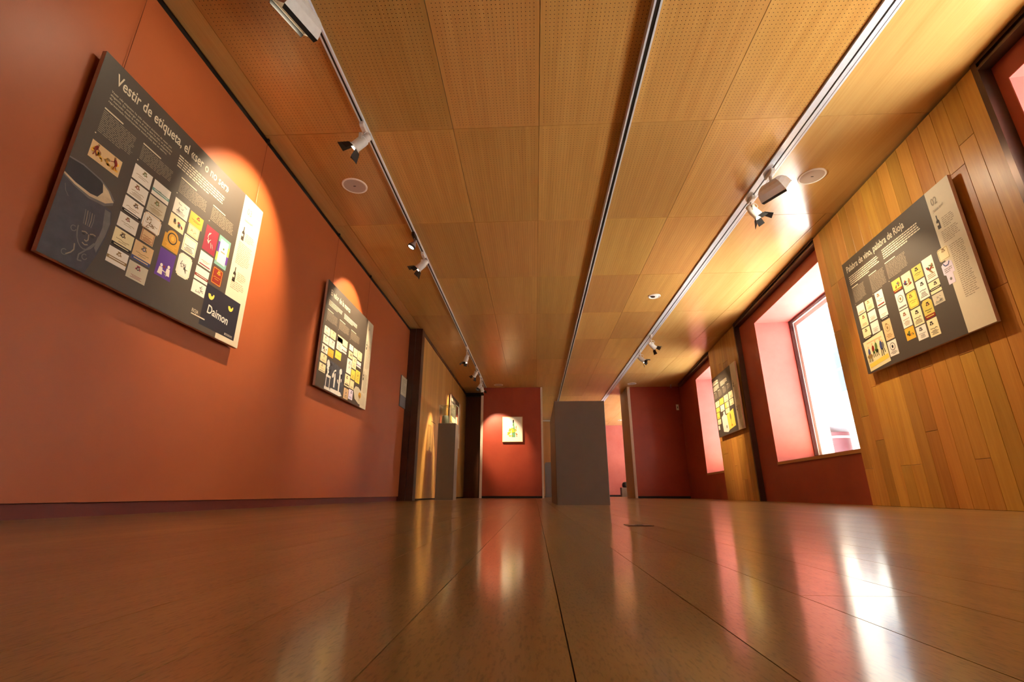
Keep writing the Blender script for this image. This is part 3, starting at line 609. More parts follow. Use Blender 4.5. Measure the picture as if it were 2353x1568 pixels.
# ------------------------------------------------------------------ display boards
BW, BH, BT = 1.47, 1.17, 0.06
def text_part(name, s, x, z, size, par, mat, xs=1.0, y=-0.0615, width=None, rot=0.0):
    cu = bpy.data.curves.new('t', 'FONT'); cu.body = s; cu.size = size; cu.resolution_u = 3; cu.offset = size*0.012 if size > 0.03 else 0.0
    ob = bpy.data.objects.new('t', cu); COL.objects.link(ob)
    dg = bpy.context.evaluated_depsgraph_get(); dg.update()
    me = bpy.data.meshes.new_from_object(ob.evaluated_get(dg)); bpy.data.objects.remove(ob); bpy.data.curves.remove(cu)
    mx = max((v.co.x for v in me.vertices), default=1)
    if width: xs = width/mx
    c, s2 = math.cos(rot), math.sin(rot)
    for v in me.vertices:
        a, b = v.co.x*xs, v.co.y; v.co = Vector((x+a*c-b*s2, y, z+a*s2+b*c))
    me.materials.clear(); me.materials.append(mat); me.name = name
    return link(name, me, par)
class Print(MB):
    """flat print pieces in board coordinates: u from the left edge, v from the top edge"""
    def __init__(s, w=BW, h=BH): super().__init__(); s.w = w; s.h = h; s.mats = []
    def mi(s, m):
        if m not in s.mats: s.mats.append(m)
        return s.mats.index(m)
    def poly(s, pts, m, lay=1):
        y = -BT-0.0005*lay; s.add([(u-s.w/2, y, s.h-v) for u, v in pts], [tuple(range(len(pts)))[::-1]], s.mi(m))
    def rect(s, u0, v0, u1, v1, m, lay=1): s.poly([(u0, v0), (u1, v0), (u1, v1), (u0, v1)], m, lay)
    def ell(s, u, v, a, b, m, lay=1, n=16, rot=0):
        c, d = math.cos(rot), math.sin(rot)
        s.poly([(u+a*math.cos(t)*c-b*math.sin(t)*d, v+a*math.cos(t)*d+b*math.sin(t)*c) for t in (2*math.pi*k/n for k in range(n))], m, lay)
    def stroke(s, pts, w, m, lay=2):
        for (a, b), (c, d) in zip(pts[:-1], pts[1:]):
            L = math.hypot(c-a, d-b) or 1; nx, ny = -(d-b)/L*w/2, (c-a)/L*w/2
            s.poly([(a+nx, b+ny), (c+nx, d+ny), (c-nx, d-ny), (a-nx, b-ny)], m, lay)
    def done(s, name, par): 
        if not s.f: return None
        s.f = [f for f in s.f]
        return s.build(name, s.mats, par)
def lines(p, u0, v0, u1, v1, n, m, rr, fill=0.55, ragged=0.25, lay=1):
    """n rows of word-length dashes"""
    dv = (v1-v0)/n
    for k in range(n):
        u = u0; end = u1-(rr.uniform(0, ragged)*(u1-u0) if k != n-1 else 0.35*(u1-u0))
        while u < end-0.003:
            w = min(rr.uniform(0.012, 0.042), end-u); p.rect(u, v0+k*dv, u+w, v0+k*dv+dv*fill, m, lay); u += w+0.005
def shape_pts(kind, u0, v0, u1, v1):
    w, h = u1-u0, v1-v0
    if kind == 'o': c = min(w, h)*0.2; return [(u0+c, v0), (u1-c, v0), (u1, v0+c), (u1, v1-c), (u1-c, v1), (u0+c, v1), (u0, v1-c), (u0, v0+c)]
    if kind == 'r':
        c = min(w, h)*0.16; pts = []
        for cx, cy_, a0 in ((u1-c, v0+c, -90), (u1-c, v1-c, 0), (u0+c, v1-c, 90), (u0+c, v0+c, 180)):
            for k in range(4): a = math.radians(a0+30*k); pts.append((cx+c*math.cos(a), cy_+c*math.sin(a)))
        return pts
    if kind == 't':
        pts = [(u0, v1), (u0, v0+h*0.28)]
        for k in range(9): a = math.pi*(1-k/8); pts.append(((u0+u1)/2+w*0.36*math.cos(a), v0+h*0.28-h*0.28*math.sin(a)))
        return pts+[(u1, v0+h*0.28), (u1, v1)]
    return [(u0, v0), (u1, v0), (u1, v1), (u0, v1)]
def wine_label(par, rc, base, style, ink='E', kind='', acc=None, seed=0):
    """one printed bottle label; style letters: e emblem, s script, b base band, B thick dark band, f frame, c circle, x landscape, l lines, k sketch, h ribbon"""
    u0, v0, u1, v1 = rc; w, h = u1-u0, v1-v0; rr = random.Random(seed); p = Print(); I = pal(ink); A_ = pal(acc or 'D')
    p.poly(shape_pts(kind, u0, v0, u1, v1), pal(base), 1)
    cx = (u0+u1)/2
    if 'f' in style:
        g = min(w, h)*0.06
        for a in ((u0+g, v0+g, u1-g, v0+g*1.5), (u0+g, v1-g*1.5, u1-g, v1-g), (u0+g, v0+g, u0+g*1.5, v1-g), (u1-g*1.5, v0+g, u1-g, v1-g)): p.rect(*a, A_, 2)
    if 'e' in style:
        ex_, ey = cx+rr.uniform(-0.12, 0.12)*w, v0+h*0.26; r = min(w, h)*0.13
        p.ell(ex_, ey, r*0.8, r, A_, 2, 8); p.ell(ex_, ey-r*0.9, r*1.1, r*0.35, I, 3, 8); p.ell(ex_, ey+r*0.1, r*0.4, r*0.5, pal(base), 3, 6)
        p.ell(ex_-r, ey+r*0.3, r*0.35, r*0.6, I, 2, 6, 0.4); p.ell(ex_+r, ey+r*0.3, r*0.35, r*0.6, I, 2, 6, -0.4)
    if 's' in style:
        z = v0+h*0.56; n = 9; p.stroke([(u0+w*(0.16+0.68*k/n), z+h*0.035*rr.uniform(-1, 1)) for k in range(n+1)], h*0.028, I, 2)
        p.rect(u0+w*0.3, z+h*0.1, u1-w*0.3, z+h*0.125, I, 2)
    if 'l' in style:
        for k in range(3): q = rr.uniform(0.12, 0.3); p.rect(u0+w*q, v0+h*(0.72+0.07*k), u1-w*q, v0+h*(0.745+0.07*k), I, 2)
    if 'b' in style: p.rect(u0+w*0.08, v1-h*0.17, u1-w*0.08, v1-h*0.09, A_, 2)
    if 'B' in style: p.rect(u0, v1-h*0.2, u1, v1, A_, 2); p.rect(u0+w*0.12, v1-h*0.13, u1-w*0.12, v1-h*0.08, pal(base), 3)
    if 'h' in style: p.rect(u0, v0+h*0.55, u1, v0+h*0.75, A_, 2); p.rect(u0+w*0.1, v0+h*0.62, u1-w*0.1, v0+h*0.67, pal(base), 3)
    if 'c' in style: p.ell(cx, v0+h*0.4, w*0.3, w*0.3, A_, 2, 20); p.ell(cx, v0+h*0.4, w*0.24, w*0.24, pal(base), 3, 20); p.ell(cx, v0+h*0.4, w*0.1, w*0.13, I, 4, 8)
    if 'x' in style:
        for k in range(7):
            p.ell(u0+w*(0.18+0.64*rr.random()), v0+h*(0.3+0.35*rr.random()), w*rr.uniform(0.05, 0.1), h*rr.uniform(0.07, 0.16), pal(rr.choice('FEDUK')), 2+k % 3, 7, rr.uniform(0, 3))
    if 'k' in style:
        for k in range(6):
            a, b = u0+w*rr.uniform(0.2, 0.7), v0+h*rr.uniform(0.15, 0.7); p.stroke([(a, b), (a+w*rr.uniform(-0.1, 0.2), b+h*rr.uniform(0.05, 0.2)), (a+w*rr.uniform(0, 0.25), b+h*rr.uniform(-0.1, 0.2))], w*0.03, I, 2)
    o = p.done('wine_label', par); return o
def board(loc, rotz, label, strip_u=1.228, face=M_BOARD, group=None):
    t = empty('display_board', loc, (0, 0, rotz)); tag(t, label, 'display board', 'wine label display boards')
    MB().box((-BW/2, -BT+0.0004, 0), (BW/2, -0.036, BH)).build('backing_panel', M_EDGE, t)
    c = MB()
    for z in (0.12, BH-0.2): c.box((-BW/2+0.18, -0.0358, z), (BW/2-0.18, -0.0005, z+0.05))
    c.build('hanging_batten', M_DARKW, t)
    p = Print(); p.rect(0, 0, strip_u, BH, face, 0.2); p.done('printed_face', t)
    p = Print(); p.rect(strip_u, 0, BW, BH, M_PAPER, 0.2); p.done('info_strip', t)
    return t
def tx(par, name, s, u, v, size, mat, width=None, xs=1.0, rot=0.0, lay=3): return text_part(name, s, u-BW/2, BH-v, size, par, mat, xs, -BT-0.0005*lay, width, rot)
def text_w(s, size):
    cu = bpy.data.curves.new('t', 'FONT'); cu.body = s; cu.size = size; ob = bpy.data.objects.new('t', cu); COL.objects.link(ob)
    dg = bpy.context.evaluated_depsgraph_get(); dg.update(); me = bpy.data.meshes.new_from_object(ob.evaluated_get(dg)); bpy.data.objects.remove(ob); bpy.data.curves.remove(cu)
    w = max((v.co.x for v in me.vertices), default=0); bpy.data.meshes.remove(me); return w
def title(par, s, u, v, size, mat, width):
    k = width/text_w(s, size); pre = ''
    for w in s.split(' '):
        x = text_w(pre+w, size)-text_w(w, size) if pre else 0.0
        tx(par, 'title_word', w, u+x*k, v, size, mat, xs=k); pre += w+' '
def bottle_icon(par, u, v, h, m=None):
    p = Print(); w = h*0.27; m = m or M_DINK
    p.poly([(u-w*0.17, v), (u+w*0.17, v), (u+w*0.17, v+h*0.3), (u+w*0.5, v+h*0.42), (u+w*0.5, v+h), (u-w*0.5, v+h), (u-w*0.5, v+h*0.42), (u-w*0.17, v+h*0.3)], m, 1)
    p.rect(u-w*0.5, v+h*0.55, u+w*0.1, v+h*0.72, M_PAPER, 2); p.done('bottle_icon', par)
def column_text(par, rc, n, seed, head=True, m=None):
    p = Print(); rr = random.Random(seed); u0, v0, u1, v1 = rc
    if head: p.rect(u0, v0-0.014, u0+(u1-u0)*0.55, v0-0.006, M_INK, 1)
    lines(p, u0, v0+0.004, u1, v1, n, m or M_INK2, rr, 0.42, 0.06); p.ell(u0-0.004, v1+0.012, 0.004, 0.004, M_INK, 1, 8); p.done('body_text', par)
def para(par, rc, n, seed):
    p = Print(); lines(p, *rc, n, M_INK, random.Random(seed), 0.5, 0.08); p.done('intro_text', par)
def strip_text(par, rc, n, seed):
    p = Print(); lines(p, *rc, n, M_TINK, random.Random(seed), 0.42, 0.15); p.done('strip_text', par)

# ---- board 03 on the rust wall
b = board((XL, 1.74+BW/2, 2.303-BH), math.pi/2, 'dark board with a clay pot photo headed Vestir de etiqueta')
title(b, 'Vestir de etiqueta, el «ser o no ser»', 0.088, 0.122, 0.095, M_INK, 0.955)
I1 = ['Vestir «de etiqueta» ha sido siempre sinónimo de vestir con', 'elegancia. Sin embargo para el vino, que ha sido un producto', 'de mercado desde la más remota antigüedad, la etiqueta ha', 'representado históricamente mucho más que un adorno.']
for k, s in enumerate(I1): tx(b, 'intro_text', s, 0.083, 0.186+0.0215*k, 0.018, M_INK, [0.425, 0.435, 0.43, 0.405][k])
para(b, (0.578, 0.172, 1.03, 0.262), 5, 1)
for rc, n, sd_ in (((0.078, 0.305, 0.285, 0.445), 13, 3), ((0.330, 0.310, 0.567, 0.405), 9, 4), ((0.632, 0.310, 0.883, 0.405), 9, 5), ((0.935, 0.305, 1.176, 0.410), 9, 6)): column_text(b, rc, n, sd_)
tx(b, 'number_lettering', '03', 1.283, 0.135, 0.075, M_TINK, 0.058)
tx(b, 'strip_heading', '¿Sabías que?', 1.27, 0.205, 0.03, M_TINK, 0.11, rot=0.12)
bottle_icon(b, 1.288, 0.25, 0.115); bottle_icon(b, 1.283, 0.595, 0.115)
for q, (rc, n) in enumerate((((1.32, 0.29, 1.43, 0.36), 5), ((1.262, 0.385, 1.43, 0.57), 13), ((1.315, 0.62, 1.425, 0.69), 5), ((1.262, 0.70, 1.42, 0.77), 5))): strip_text(b, rc, n, 20+q)
# clay pot photograph
p = Print(); pd = flat('pot_photo_dark', lin(66, 66, 76), 0.5, 0, 0.45, 22); pm = flat('pot_photo_mid', lin(112, 108, 108), 0.5, 0, 0.35, 30); ph = flat('pot_photo_light', lin(206, 184, 150), 0.5, 0, 0.25, 40); ps_ = flat('pot_photo_soft', lin(146, 132, 116), 0.5, 0, 0.3, 40); pk = flat('pot_photo_black', lin(44, 42, 48), 0.5, 0, 0.3, 20)
p.poly([(0.0, 0.74), (0.06, 0.77), (0.15, 0.80), (0.235, 0.785), (0.272, 0.79), (0.287, 0.855), (0.283, 0.935), (0.264, 1.05), (0.229, 1.168), (0.0, 1.168)], pd, 1)
p.poly([(0.0, 0.66), (0.07, 0.652), (0.174, 0.666), (0.235, 0.695), (0.267, 0.725), (0.267, 0.757), (0.225, 0.788), (0.14, 0.80), (0.06, 0.785), (0.0, 0.765)], pm, 2)
p.poly([(0.0, 0.668), (0.07, 0.660), (0.168, 0.674), (0.225, 0.70), (0.25, 0.728), (0.215, 0.757), (0.14, 0.772), (0.06, 0.765), (0.0, 0.748)], pk, 3)
p.poly([(0.185, 0.68), (0.225, 0.70), (0.25, 0.728), (0.215, 0.757), (0.178, 0.765), (0.198, 0.725)], ph, 4)
p.poly([(0.0, 0.748), (0.06, 0.765), (0.14, 0.772), (0.215, 0.757), (0.25, 0.728), (0.267, 0.74), (0.225, 0.772), (0.14, 0.787), (0.06, 0.777), (0.0, 0.758)], ph, 4)
p.poly([(0.235, 0.80), (0.268, 0.80), (0.282, 0.86), (0.276, 0.935), (0.256, 1.04), (0.24, 1.02), (0.25, 0.90)], pm, 2)
for k in range(5): p.stroke([(0.145+0.012*k, 0.86), (0.15+0.012*k, 0.90), (0.155+0.010*k, 0.935)], 0.004, ps_ if k % 2 else pm, 3)
p.stroke([(0.135+0.055*(1-math.cos(a)), 0.955+0.10*math.sin(a)) for a in [k*math.pi/10 for k in range(11)]], 0.006, pm, 3)          # face outline
p.stroke([(0.158, 0.975), (0.175, 0.968), (0.188, 0.972)], 0.006, ps_, 4); p.stroke([(0.20, 0.968), (0.215, 0.96), (0.23, 0.962)], 0.006, ps_, 4)
p.stroke([(0.195, 0.972), (0.200, 1.0), (0.192, 1.012), (0.182, 1.008)], 0.006, ps_, 4); p.stroke([(0.175, 1.026), (0.19, 1.032), (0.205, 1.024)], 0.006, ps_, 4)
p.ell(0.170, 0.982, 0.009, 0.005, pk, 4, 8); p.ell(0.215, 0.975, 0.009, 0.005, pk, 4, 8)
for cu_, cv_ in ((0.118, 0.982), (0.111, 1.113), (0.208, 1.089)):
    p.stroke([(cu_+0.013*math.cos(a), cv_+0.014*math.sin(a)) for a in [k*math.pi/6 for k in range(11)]], 0.004, pm, 3)
p.stroke([(0.144, 1.05), (0.150, 1.08), (0.14, 1.10), (0.12, 1.12)], 0.006, ps_, 3); p.stroke([(0.235, 1.0), (0.20, 1.06), (0.178, 1.09), (0.18, 1.12), (0.2, 1.115)], 0.007, pm, 3)
p.stroke([(0.02, 0.80), (0.03, 0.83), (0.05, 0.85)], 0.003, pm, 3)
tag(p.done('pot_photograph', b), 'photo of a dark clay pot with a face in relief')
p = Print(); p.rect(0.072, 0.497, 0.249, 0.596, pal('A'), 1); rr = random.Random(4)
for k in range(26): p.ell(0.085+0.15*rr.random(), 0.535+0.045*rr.random(), 0.012, 0.008, pal(rr.choice('GGOAE')), 2+k % 3, 7, rr.uniform(0, 3))
for cx_, s1 in ((0.10, 1), (0.215, -1)):
    p.ell(cx_, 0.53, 0.009, 0.02, pal('D'), 6, 8, 0.4*s1); p.ell(cx_+0.008*s1, 0.508, 0.006, 0.006, pal('E'), 6, 8); p.stroke([(cx_, 0.545), (cx_-0.008, 0.575)], 0.004, pal('D'), 6); p.stroke([(cx_, 0.545), (cx_+0.012, 0.57)], 0.004, pal('D'), 6); p.stroke([(cx_, 0.525), (cx_+0.028*s1, 0.54)], 0.004, pal('D'), 6)
tag(p.done('mosaic_photograph', b), 'photo of an old mosaic with two grape treaders')
B3 = [((.32, .443, .444, .534), 'W', 'es', 'E', '', 'F'), ((.32, .545, .443, .638), 'W', 'esl', 'E', '', 'D'), ((.318, .650, .441, .744), 'W', 'esB', 'E', '', 'K'), ((.317, .755, .438, .838), 'W', 'es', 'E', '', 'D'), ((.315, .849, .437, .95), 'C', 'esB', 'E', '', 'K'), ((.313, .961, .435, 1.05), 'W', 'eh', 'E', '', 'E'),
      ((.459, .443, .587, .539), 'W', 'sh', 'E', '', 'T'), ((.456, .548, .584, .65), 'B', 'esl', 'E', '', 'F'), ((.451, .655, .581, .765), 'W', 'ksf', 'E', 'o', 'A'), ((.468, .752, .56, .836), 'A', 'fsl', 'D', '', 'D'), ((.446, .849, .576, .963), 'A', 'esB', 'E', '', 'U'), ((.445, .976, .574, 1.075), 'B', 'el', 'R', '', 'K'),
      ((.627, .446, .751, .547), 'W', 'kl', 'S'), ((.623, .556, .747, .645), 'C', 'x', 'E'), ((.617, .66, .742, .79), 'G', 'cl', 'O', 't', 'K'),
      ((.765, .451, .885, .536), 'O', 'es', 'D', '', 'D'), ((.772, .537, .874, .614), 'C', 'fk', 'M', '', 'E'), ((.76, .623, .88, .736), 'W', 'fsl', 'K', '', 'H'), ((.757, .75, .873, .905), 'W', 'kkf', 'K', 'o', 'C'),
      ((.922, .455, 1.045, .638), 'R', 'k', 'W'), ((.919, .652, 1.042, .753), 'W', 'sb', 'E', '', 'R'), ((.913, .766, 1.039, .858), 'W', 'h', 'E', '', 'D'), ((.913, .868, 1.037, .952), 'W', 'k', 'S'), ((1.061, .693, 1.168, .818), 'D', 'esf', 'G', 'r', 'O')]
for k, a in enumerate(B3): wine_label(b, *a, seed=k)
# purple label with white figures
p = Print(); u0, v0, u1, v1 = .614, .80, .738, .976; p.rect(u0, v0, u1, v1, pal('P'), 1)
for k, (cx_, cy_) in enumerate(((.650, .925), (.705, .915))):
    p.ell(cx_, cy_-.022, .010, .011, pal('W'), 2, 10); p.poly([(cx_-.012, cy_-.01), (cx_+.012, cy_-.01), (cx_+.018, cy_+.035), (cx_-.018, cy_+.035)], pal('W'), 2)
p.ell(.672, .905, .008, .008, pal('D'), 2, 8); p.stroke([(.66, .93), (.69, .935), (.70, .955)], .006, pal('W'), 2); p.done('wine_label', b)
# white label with coloured border
p = Print(); u0, v0, u1, v1 = 1.058, .453, 1.182, .677; p.rect(u0, v0, u1, v1, pal('T'), 1); p.rect(u1-.022, v0+.05, u1, v0+.12, pal('Y'), 2); p.rect(u1-.022, v0+.12, u1, v1-.04, pal('P'), 2); p.rect(u0, v0+.05, u0+.022, v0+.13, pal('P'), 2); p.rect(u0, v0+.13, u0+.022, v1-.03, pal('Y'), 2); p.rect(u0+.018, v0+.022, u1-.02, v1-.022, pal('W'), 3)
p.ell((u0+u1)/2, v0+.085, .008, .008, pal('F'), 4, 8); p.rect(u0+.04, v0+.11, u1-.04, v0+.116, pal('E'), 4); p.done('wine_label', b)
# black label with cat eyes
p = Print(); p.poly([(1.04, .838), (1.414, .838), (1.414, 1.13), (1.22, 1.13), (1.04, 1.13)], pal('N'), 1)
for cx_, cy_, r_0 in ((1.10, .90, .030), (1.315, .905, .028)):
    pts = [(cx_+r_0*math.cos(a), cy_+r_0*1.15*math.sin(a)) for a in [math.radians(t) for t in range(-15, 200, 18)]]
    p.poly(pts, pal('Y'), 2); p.ell(cx_+.004, cy_-.006, r_0*.42, r_0*.5, pal('N'), 3, 12)
p.done('wine_label', b); tx(b, 'label_lettering', 'Daimon', 1.085, 1.03, .085, pal('W'), .225, rot=-.06); tx(b, 'label_lettering', 'BODEGAS', 1.30, 1.118, .022, pal('W'), .088)
tx(b, 'logo_lettering', 'RIOJA', .955, 1.075, .034, M_INK, .062); p = Print(); p.rect(.955, 1.083, 1.085, 1.091, M_INK, 3); p.done('logo_bar', b)
p = Print(); p.rect(1.215, 1.132, 1.47, 1.169, M_PAPER, 2); p.done('strip_foot', b)

# ---- brand value board on the rust wall
b = board((XL, 4.495+BW/2, 2.318-BH), math.pi/2, 'dark board with a grey garden photo headed El valor de la marca', 1.252)
title(b, 'El valor de la marca', 0.085, 0.142, 0.095, M_INK, 0.555)
para(b, (.072, .206, .435, .272), 4, 31); para(b, (.494, .204, .90, .272), 4, 32)
for rc, n, s in (((.062, .33, .335, .44), 11, 33), ((.39, .33, .68, .432), 10, 34), ((.737, .33, 1.03, .432), 10, 35)): column_text(b, rc, n, s)
bottle_icon(b, 1.292, .285, .115); bottle_icon(b, 1.285, .70, .115); strip_text(b, (1.30, .33, 1.42, .66), 22, 36); strip_text(b, (1.30, .73, 1.42, .98), 16, 37)
tx(b, 'number_lettering', '04', 1.29, 0.135, 0.075, M_TINK, 0.058)
B4 = [((.046, .508, .187, .596), 'W', 'el', 'E', 'r', 'M'), ((.196, .504, .34, .59), 'C', 'el', 'E', 'r', 'M'), ((.047, .61, .185, .696), 'W', 'es', 'E', '', 'S'), ((.194, .606, .336, .694), 'W', 'es', 'E', '', 'K'), ((.043, .712, .187, .797), 'W', 'xl', 'E'), ((.193, .714, .333, .80), 'O', 'sB', 'E', '', 'G'), ((.039, .812, .188, .898), 'C', 'el', 'E', 'r', 'M'), ((.036, .917, .185, 1.004), 'C', 'esb', 'E', '', 'S'),
      ((.387, .498, .68, .575), 'C', 'f', 'E', '', 'B'), ((.385, .515, .535, .664), 'W', 'sl', 'E'), ((.535, .585, .673, .656), 'W', 'h', 'K', '', 'K'), ((.377, .682, .54, .77), 'Y', 'fs', 'E', '', 'H'),
      ((.740, .496, .86, .565), 'W', 'e', 'E', '', 'S'), ((.879, .50, 1.005, .596), 'C', 'fs', 'E', '', 'W'), ((1.018, .495, 1.165, .607), 'C', 'el', 'E', 'r', 'H'), ((.738, .58, .863, .66), 'C', 'fx', 'E', '', 'H'), ((.873, .612, 1.005, .755), 'C', 'esl', 'E', '', 'M'), ((1.018, .628, 1.16, .70), 'W', 'h', 'P', '', 'P'),
      ((.722, .677, .863, .852), 'W', 'ek', 'S', '', 'S'), ((.873, .772, 1.005, .888), 'Y', 'fsl', 'E', '', 'H'), ((1.018, .742, 1.165, .898), 'Y', 'cl', 'E', '', 'G'), ((.71, .87, .863, 1.01), 'C', 'elb', 'E', '', 'K'), ((.873, .905, 1.0, 1.006), 'C', 'fl', 'E', '', 'A'), ((.72, 1.035, .855, 1.159), 'A', 'cl', 'S', '', 'S'), ((.866, 1.02, .995, 1.136), 'L', 'el', 'U', '', 'S')]
for k, a in enumerate(B4): wine_label(b, *a, seed=100+k)
p = Print(); g1 = flat('garden_photo_tone', lin(70, 74, 84), 0.5, 0, 0.75, 26); gw = flat('garden_photo_white', lin(228, 224, 214), 0.5, 0, 0.2, 30); gk = flat('garden_photo_black', lin(34, 34, 40), 0.5, 0, 0.5, 26)
p.poly([(.20, .83), (.69, .845), (.69, 1.13), (.62, 1.165), (.20, 1.16)], g1, 1); rr = random.Random(9)
for k in range(16): p.ell(.22+.44*rr.random(), .86+.16*rr.random(), .03*rr.random()+.01, .03*rr.random()+.012, rr.choice((gw, gk, gk)), 2+k % 3, 8, rr.uniform(0, 3))
for k in range(5): p.ell(.235+.02*rr.random(), .86+.035*k, .028, .02, gw, 4, 7, rr.uniform(0, 1))
p.rect(.22, 1.02, .235, 1.15, gw, 5); p.rect(.31, 1.02, .325, 1.15, gw, 5); p.rect(.215, 1.0, .335, 1.025, gw, 5); p.rect(.205, 1.13, .34, 1.16, gw, 5)
for cx_, a, c in ((.435, .94, 1.10), (.565, .90, 1.12)):
    p.poly([(cx_-.008, a), (cx_+.008, a), (cx_+.02, a+.06), (cx_+.016, c), (cx_-.016, c), (cx_-.02, a+.06)], gw, 5)
p.poly([(.36, 1.12), (.62, 1.115), (.67, 1.15), (.60, 1.165), (.34, 1.16)], gw, 5); tag(p.done('garden_photograph', b), 'grey toned photo of a garden with pale statues')
p = Print(); p.poly([(1.0, 1.0), (1.06, .945), (1.15, .94), (1.252, .975), (1.40, 1.03), (1.40, 1.14), (1.20, 1.14), (1.06, 1.10)], pal('B'), 4)
p.ell(1.215, 1.03, .045, .04, pal('G'), 5, 12); p.ell(1.21, 1.045, .025, .02, pal('E'), 6, 10); p.stroke([(1.21, 1.06), (1.205, 1.10)], .012, pal('E'), 5); p.done('wine_label', b)

# ---- board 02 on the wide timber bay
RB = -(math.pi/2+WA)
b = board(rwx(4.805-BW/2, 0, 2.381-BH), RB, 'dark board on the wide timber bay headed Palabra de vino, palabra de Rioja', 1.228)
title(b, 'Palabra de vino, palabra de Rioja', .056, .122, .095, M_INK, .885)
para(b, (.065, .172, .55, .272), 5, 41); para(b, (.611, .160, 1.10, .262), 5, 42)
for rc, n, s in (((.072, .305, .265, .46), 13, 43), ((.357, .305, .575, .475), 14, 44), ((.605, .305, .868, .455), 12, 45)): column_text(b, rc, n, s)
tx(b, 'number_lettering', '02', 1.262, .137, .085, M_TINK, .06); tx(b, 'strip_heading', '¿Sabías que?', 1.255, .195, .03, M_TINK, .11, rot=.12)
bottle_icon(b, 1.272, .225, .115); strip_text(b, (1.31, .27, 1.42, .36), 6, 46); strip_text(b, (1.27, .37, 1.43, .47), 7, 47); strip_text(b, (1.30, .50, 1.43, .93), 28, 48)
c1, c2, c3 = (.07, .19), (.21, .327), (.371, .485)
k1, k2, k3, k4 = (.622, .733), (.75, .864), (.883, .993), (1.008, 1.122)
B2 = [((c1[0], .493, c1[1], .590), 'W', 'lb', 'E', '', 'A'), ((c2[0], .500, c2[1], .606), 'C', 'esl', 'E', '', 'M'), ((c1[0], .60, c1[1], .728), 'C', 'el', 'E', '', 'D'), ((c2[0], .619, c2[1], .716), 'W', 'sl', 'E'), ((c1[0], .738, c1[1], .85), 'C', 'eB', 'E', '', 'K'), ((c2[0], .728, c2[1], .836), 'W', 'sl', 'S'),
      ((c3[0], .486, c3[1], .632), 'W', 'esb', 'E', '', 'D'), ((c3[0], .644, c3[1], .76), 'W', 'sB', 'E', '', 'K'), ((c3[0], .772, c3[1], .955), 'A', 'ecl', 'E', '', 'M'), ((c3[0], .968, c3[1]+.005, 1.104), 'W', 'cl', 'K', '', 'S'),
      ((k1[0], .488, k1[1], .594), 'Y', 'xB', 'D', '', 'D'), ((k2[0], .489, k2[1], .652), 'C', 'xs', 'D', '', 'D'), ((k3[0], .488, k3[1], .602), 'H', 'es', 'K', '', 'K'), ((k4[0], .479, k4[1], .674), 'W', 'xl', 'E'),
      ((k1[0], .604, k1[1], .764), 'W', 'cb', 'E', '', 'S'), ((k2[0], .662, k2[1], .80), 'Y', 'esf', 'E', 'r', 'E'), ((k3[0], .612, k3[1], .778), 'W', 'esl', 'K', '', 'K'), ((k4[0], .682, k4[1], .779), 'C', 'esh', 'K', '', 'K'),
      ((k1[0], .772, k1[1], .925), 'W', 'esl', 'E', '', 'D'), ((k2[0], .81, k2[1], .955), 'C', 'esl', 'K', '', 'K'), ((k3[0], .788, k3[1], .944), 'H', 'esB', 'K', 'o', 'D'), ((k4[0], .788, k4[1], .872), 'B', 'kl', 'S'),
      ((k1[0], .932, k1[1], 1.036), 'O', 'xs', 'D'), ((k2[0], .964, k2[1], 1.077), 'W', 'esl', 'S', '', 'K'), ((k3[0], .952, k3[1], 1.093), 'C', 'esl', 'K', '', 'K'), ((1.178, .483, 1.285, .585), 'C', 'ef', 'E', 'r', 'E')]
for k, a in enumerate(B2): wine_label(b, *a, seed=200+k)
p = Print(); p.poly([(1.178, .615), (1.205, .60), (1.255, .60), (1.282, .615), (1.285, .70), (1.262, .70), (1.262, .778), (1.198, .778), (1.198, .70), (1.178, .69)], pal('L'), 2); p.stroke([(1.20, .606), (1.215, .63), (1.245, .63), (1.26, .606)], .009, pal('U'), 3); lines(p, 1.195, .65, 1.27, .69, 3, pal('S'), random.Random(1), .4, .1, 3); p.ell(1.23, .74, .012, .012, pal('S'), 3, 8); p.done('wine_label', b)
p = Print(); rr = random.Random(12); p.poly([(.038, .868), (.352, .842), (.366, 1.135), (.052, 1.16)], pal('C'), 4); p.poly([(.06, 1.09), (.35, 1.06), (.356, 1.10), (.066, 1.13)], pal('Y'), 5); p.rect(.09, .885, .32, .897, pal('A'), 5)
for cx_, cy_, c_, s in ((.10, .985, 'U', 1.0), (.165, .965, 'D', .9), (.215, .955, 'F', 1.0), (.285, .965, 'U', 1.1), (.31, .97, 'S', .8)):
    p.ell(cx_, cy_-.05*s, .013, .014, pal('A'), 6, 9); p.ell(cx_, cy_, .019, .04*s, pal(c_), 5, 9, .1); p.stroke([(cx_-.008, cy_+.03), (cx_-.014, cy_+.09*s)], .009, pal('K'), 5); p.stroke([(cx_+.008, cy_+.03), (cx_+.014, cy_+.09*s)], .009, pal('K'), 5)
p.ell(.10, 1.02, .04, .022, pal('E'), 6, 10); p.stroke([(.075, 1.03), (.07, 1.075)], .007, pal('E'), 6); p.stroke([(.125, 1.03), (.13, 1.075)], .007, pal('E'), 6)
for k in range(8): p.ell(.17+.08*rr.random(), .97+.04*rr.random(), .012, .014, pal(rr.choice('FFK')), 7, 7)
tag(p.done('wine_label', b), 'large yellow label with small coloured figures')

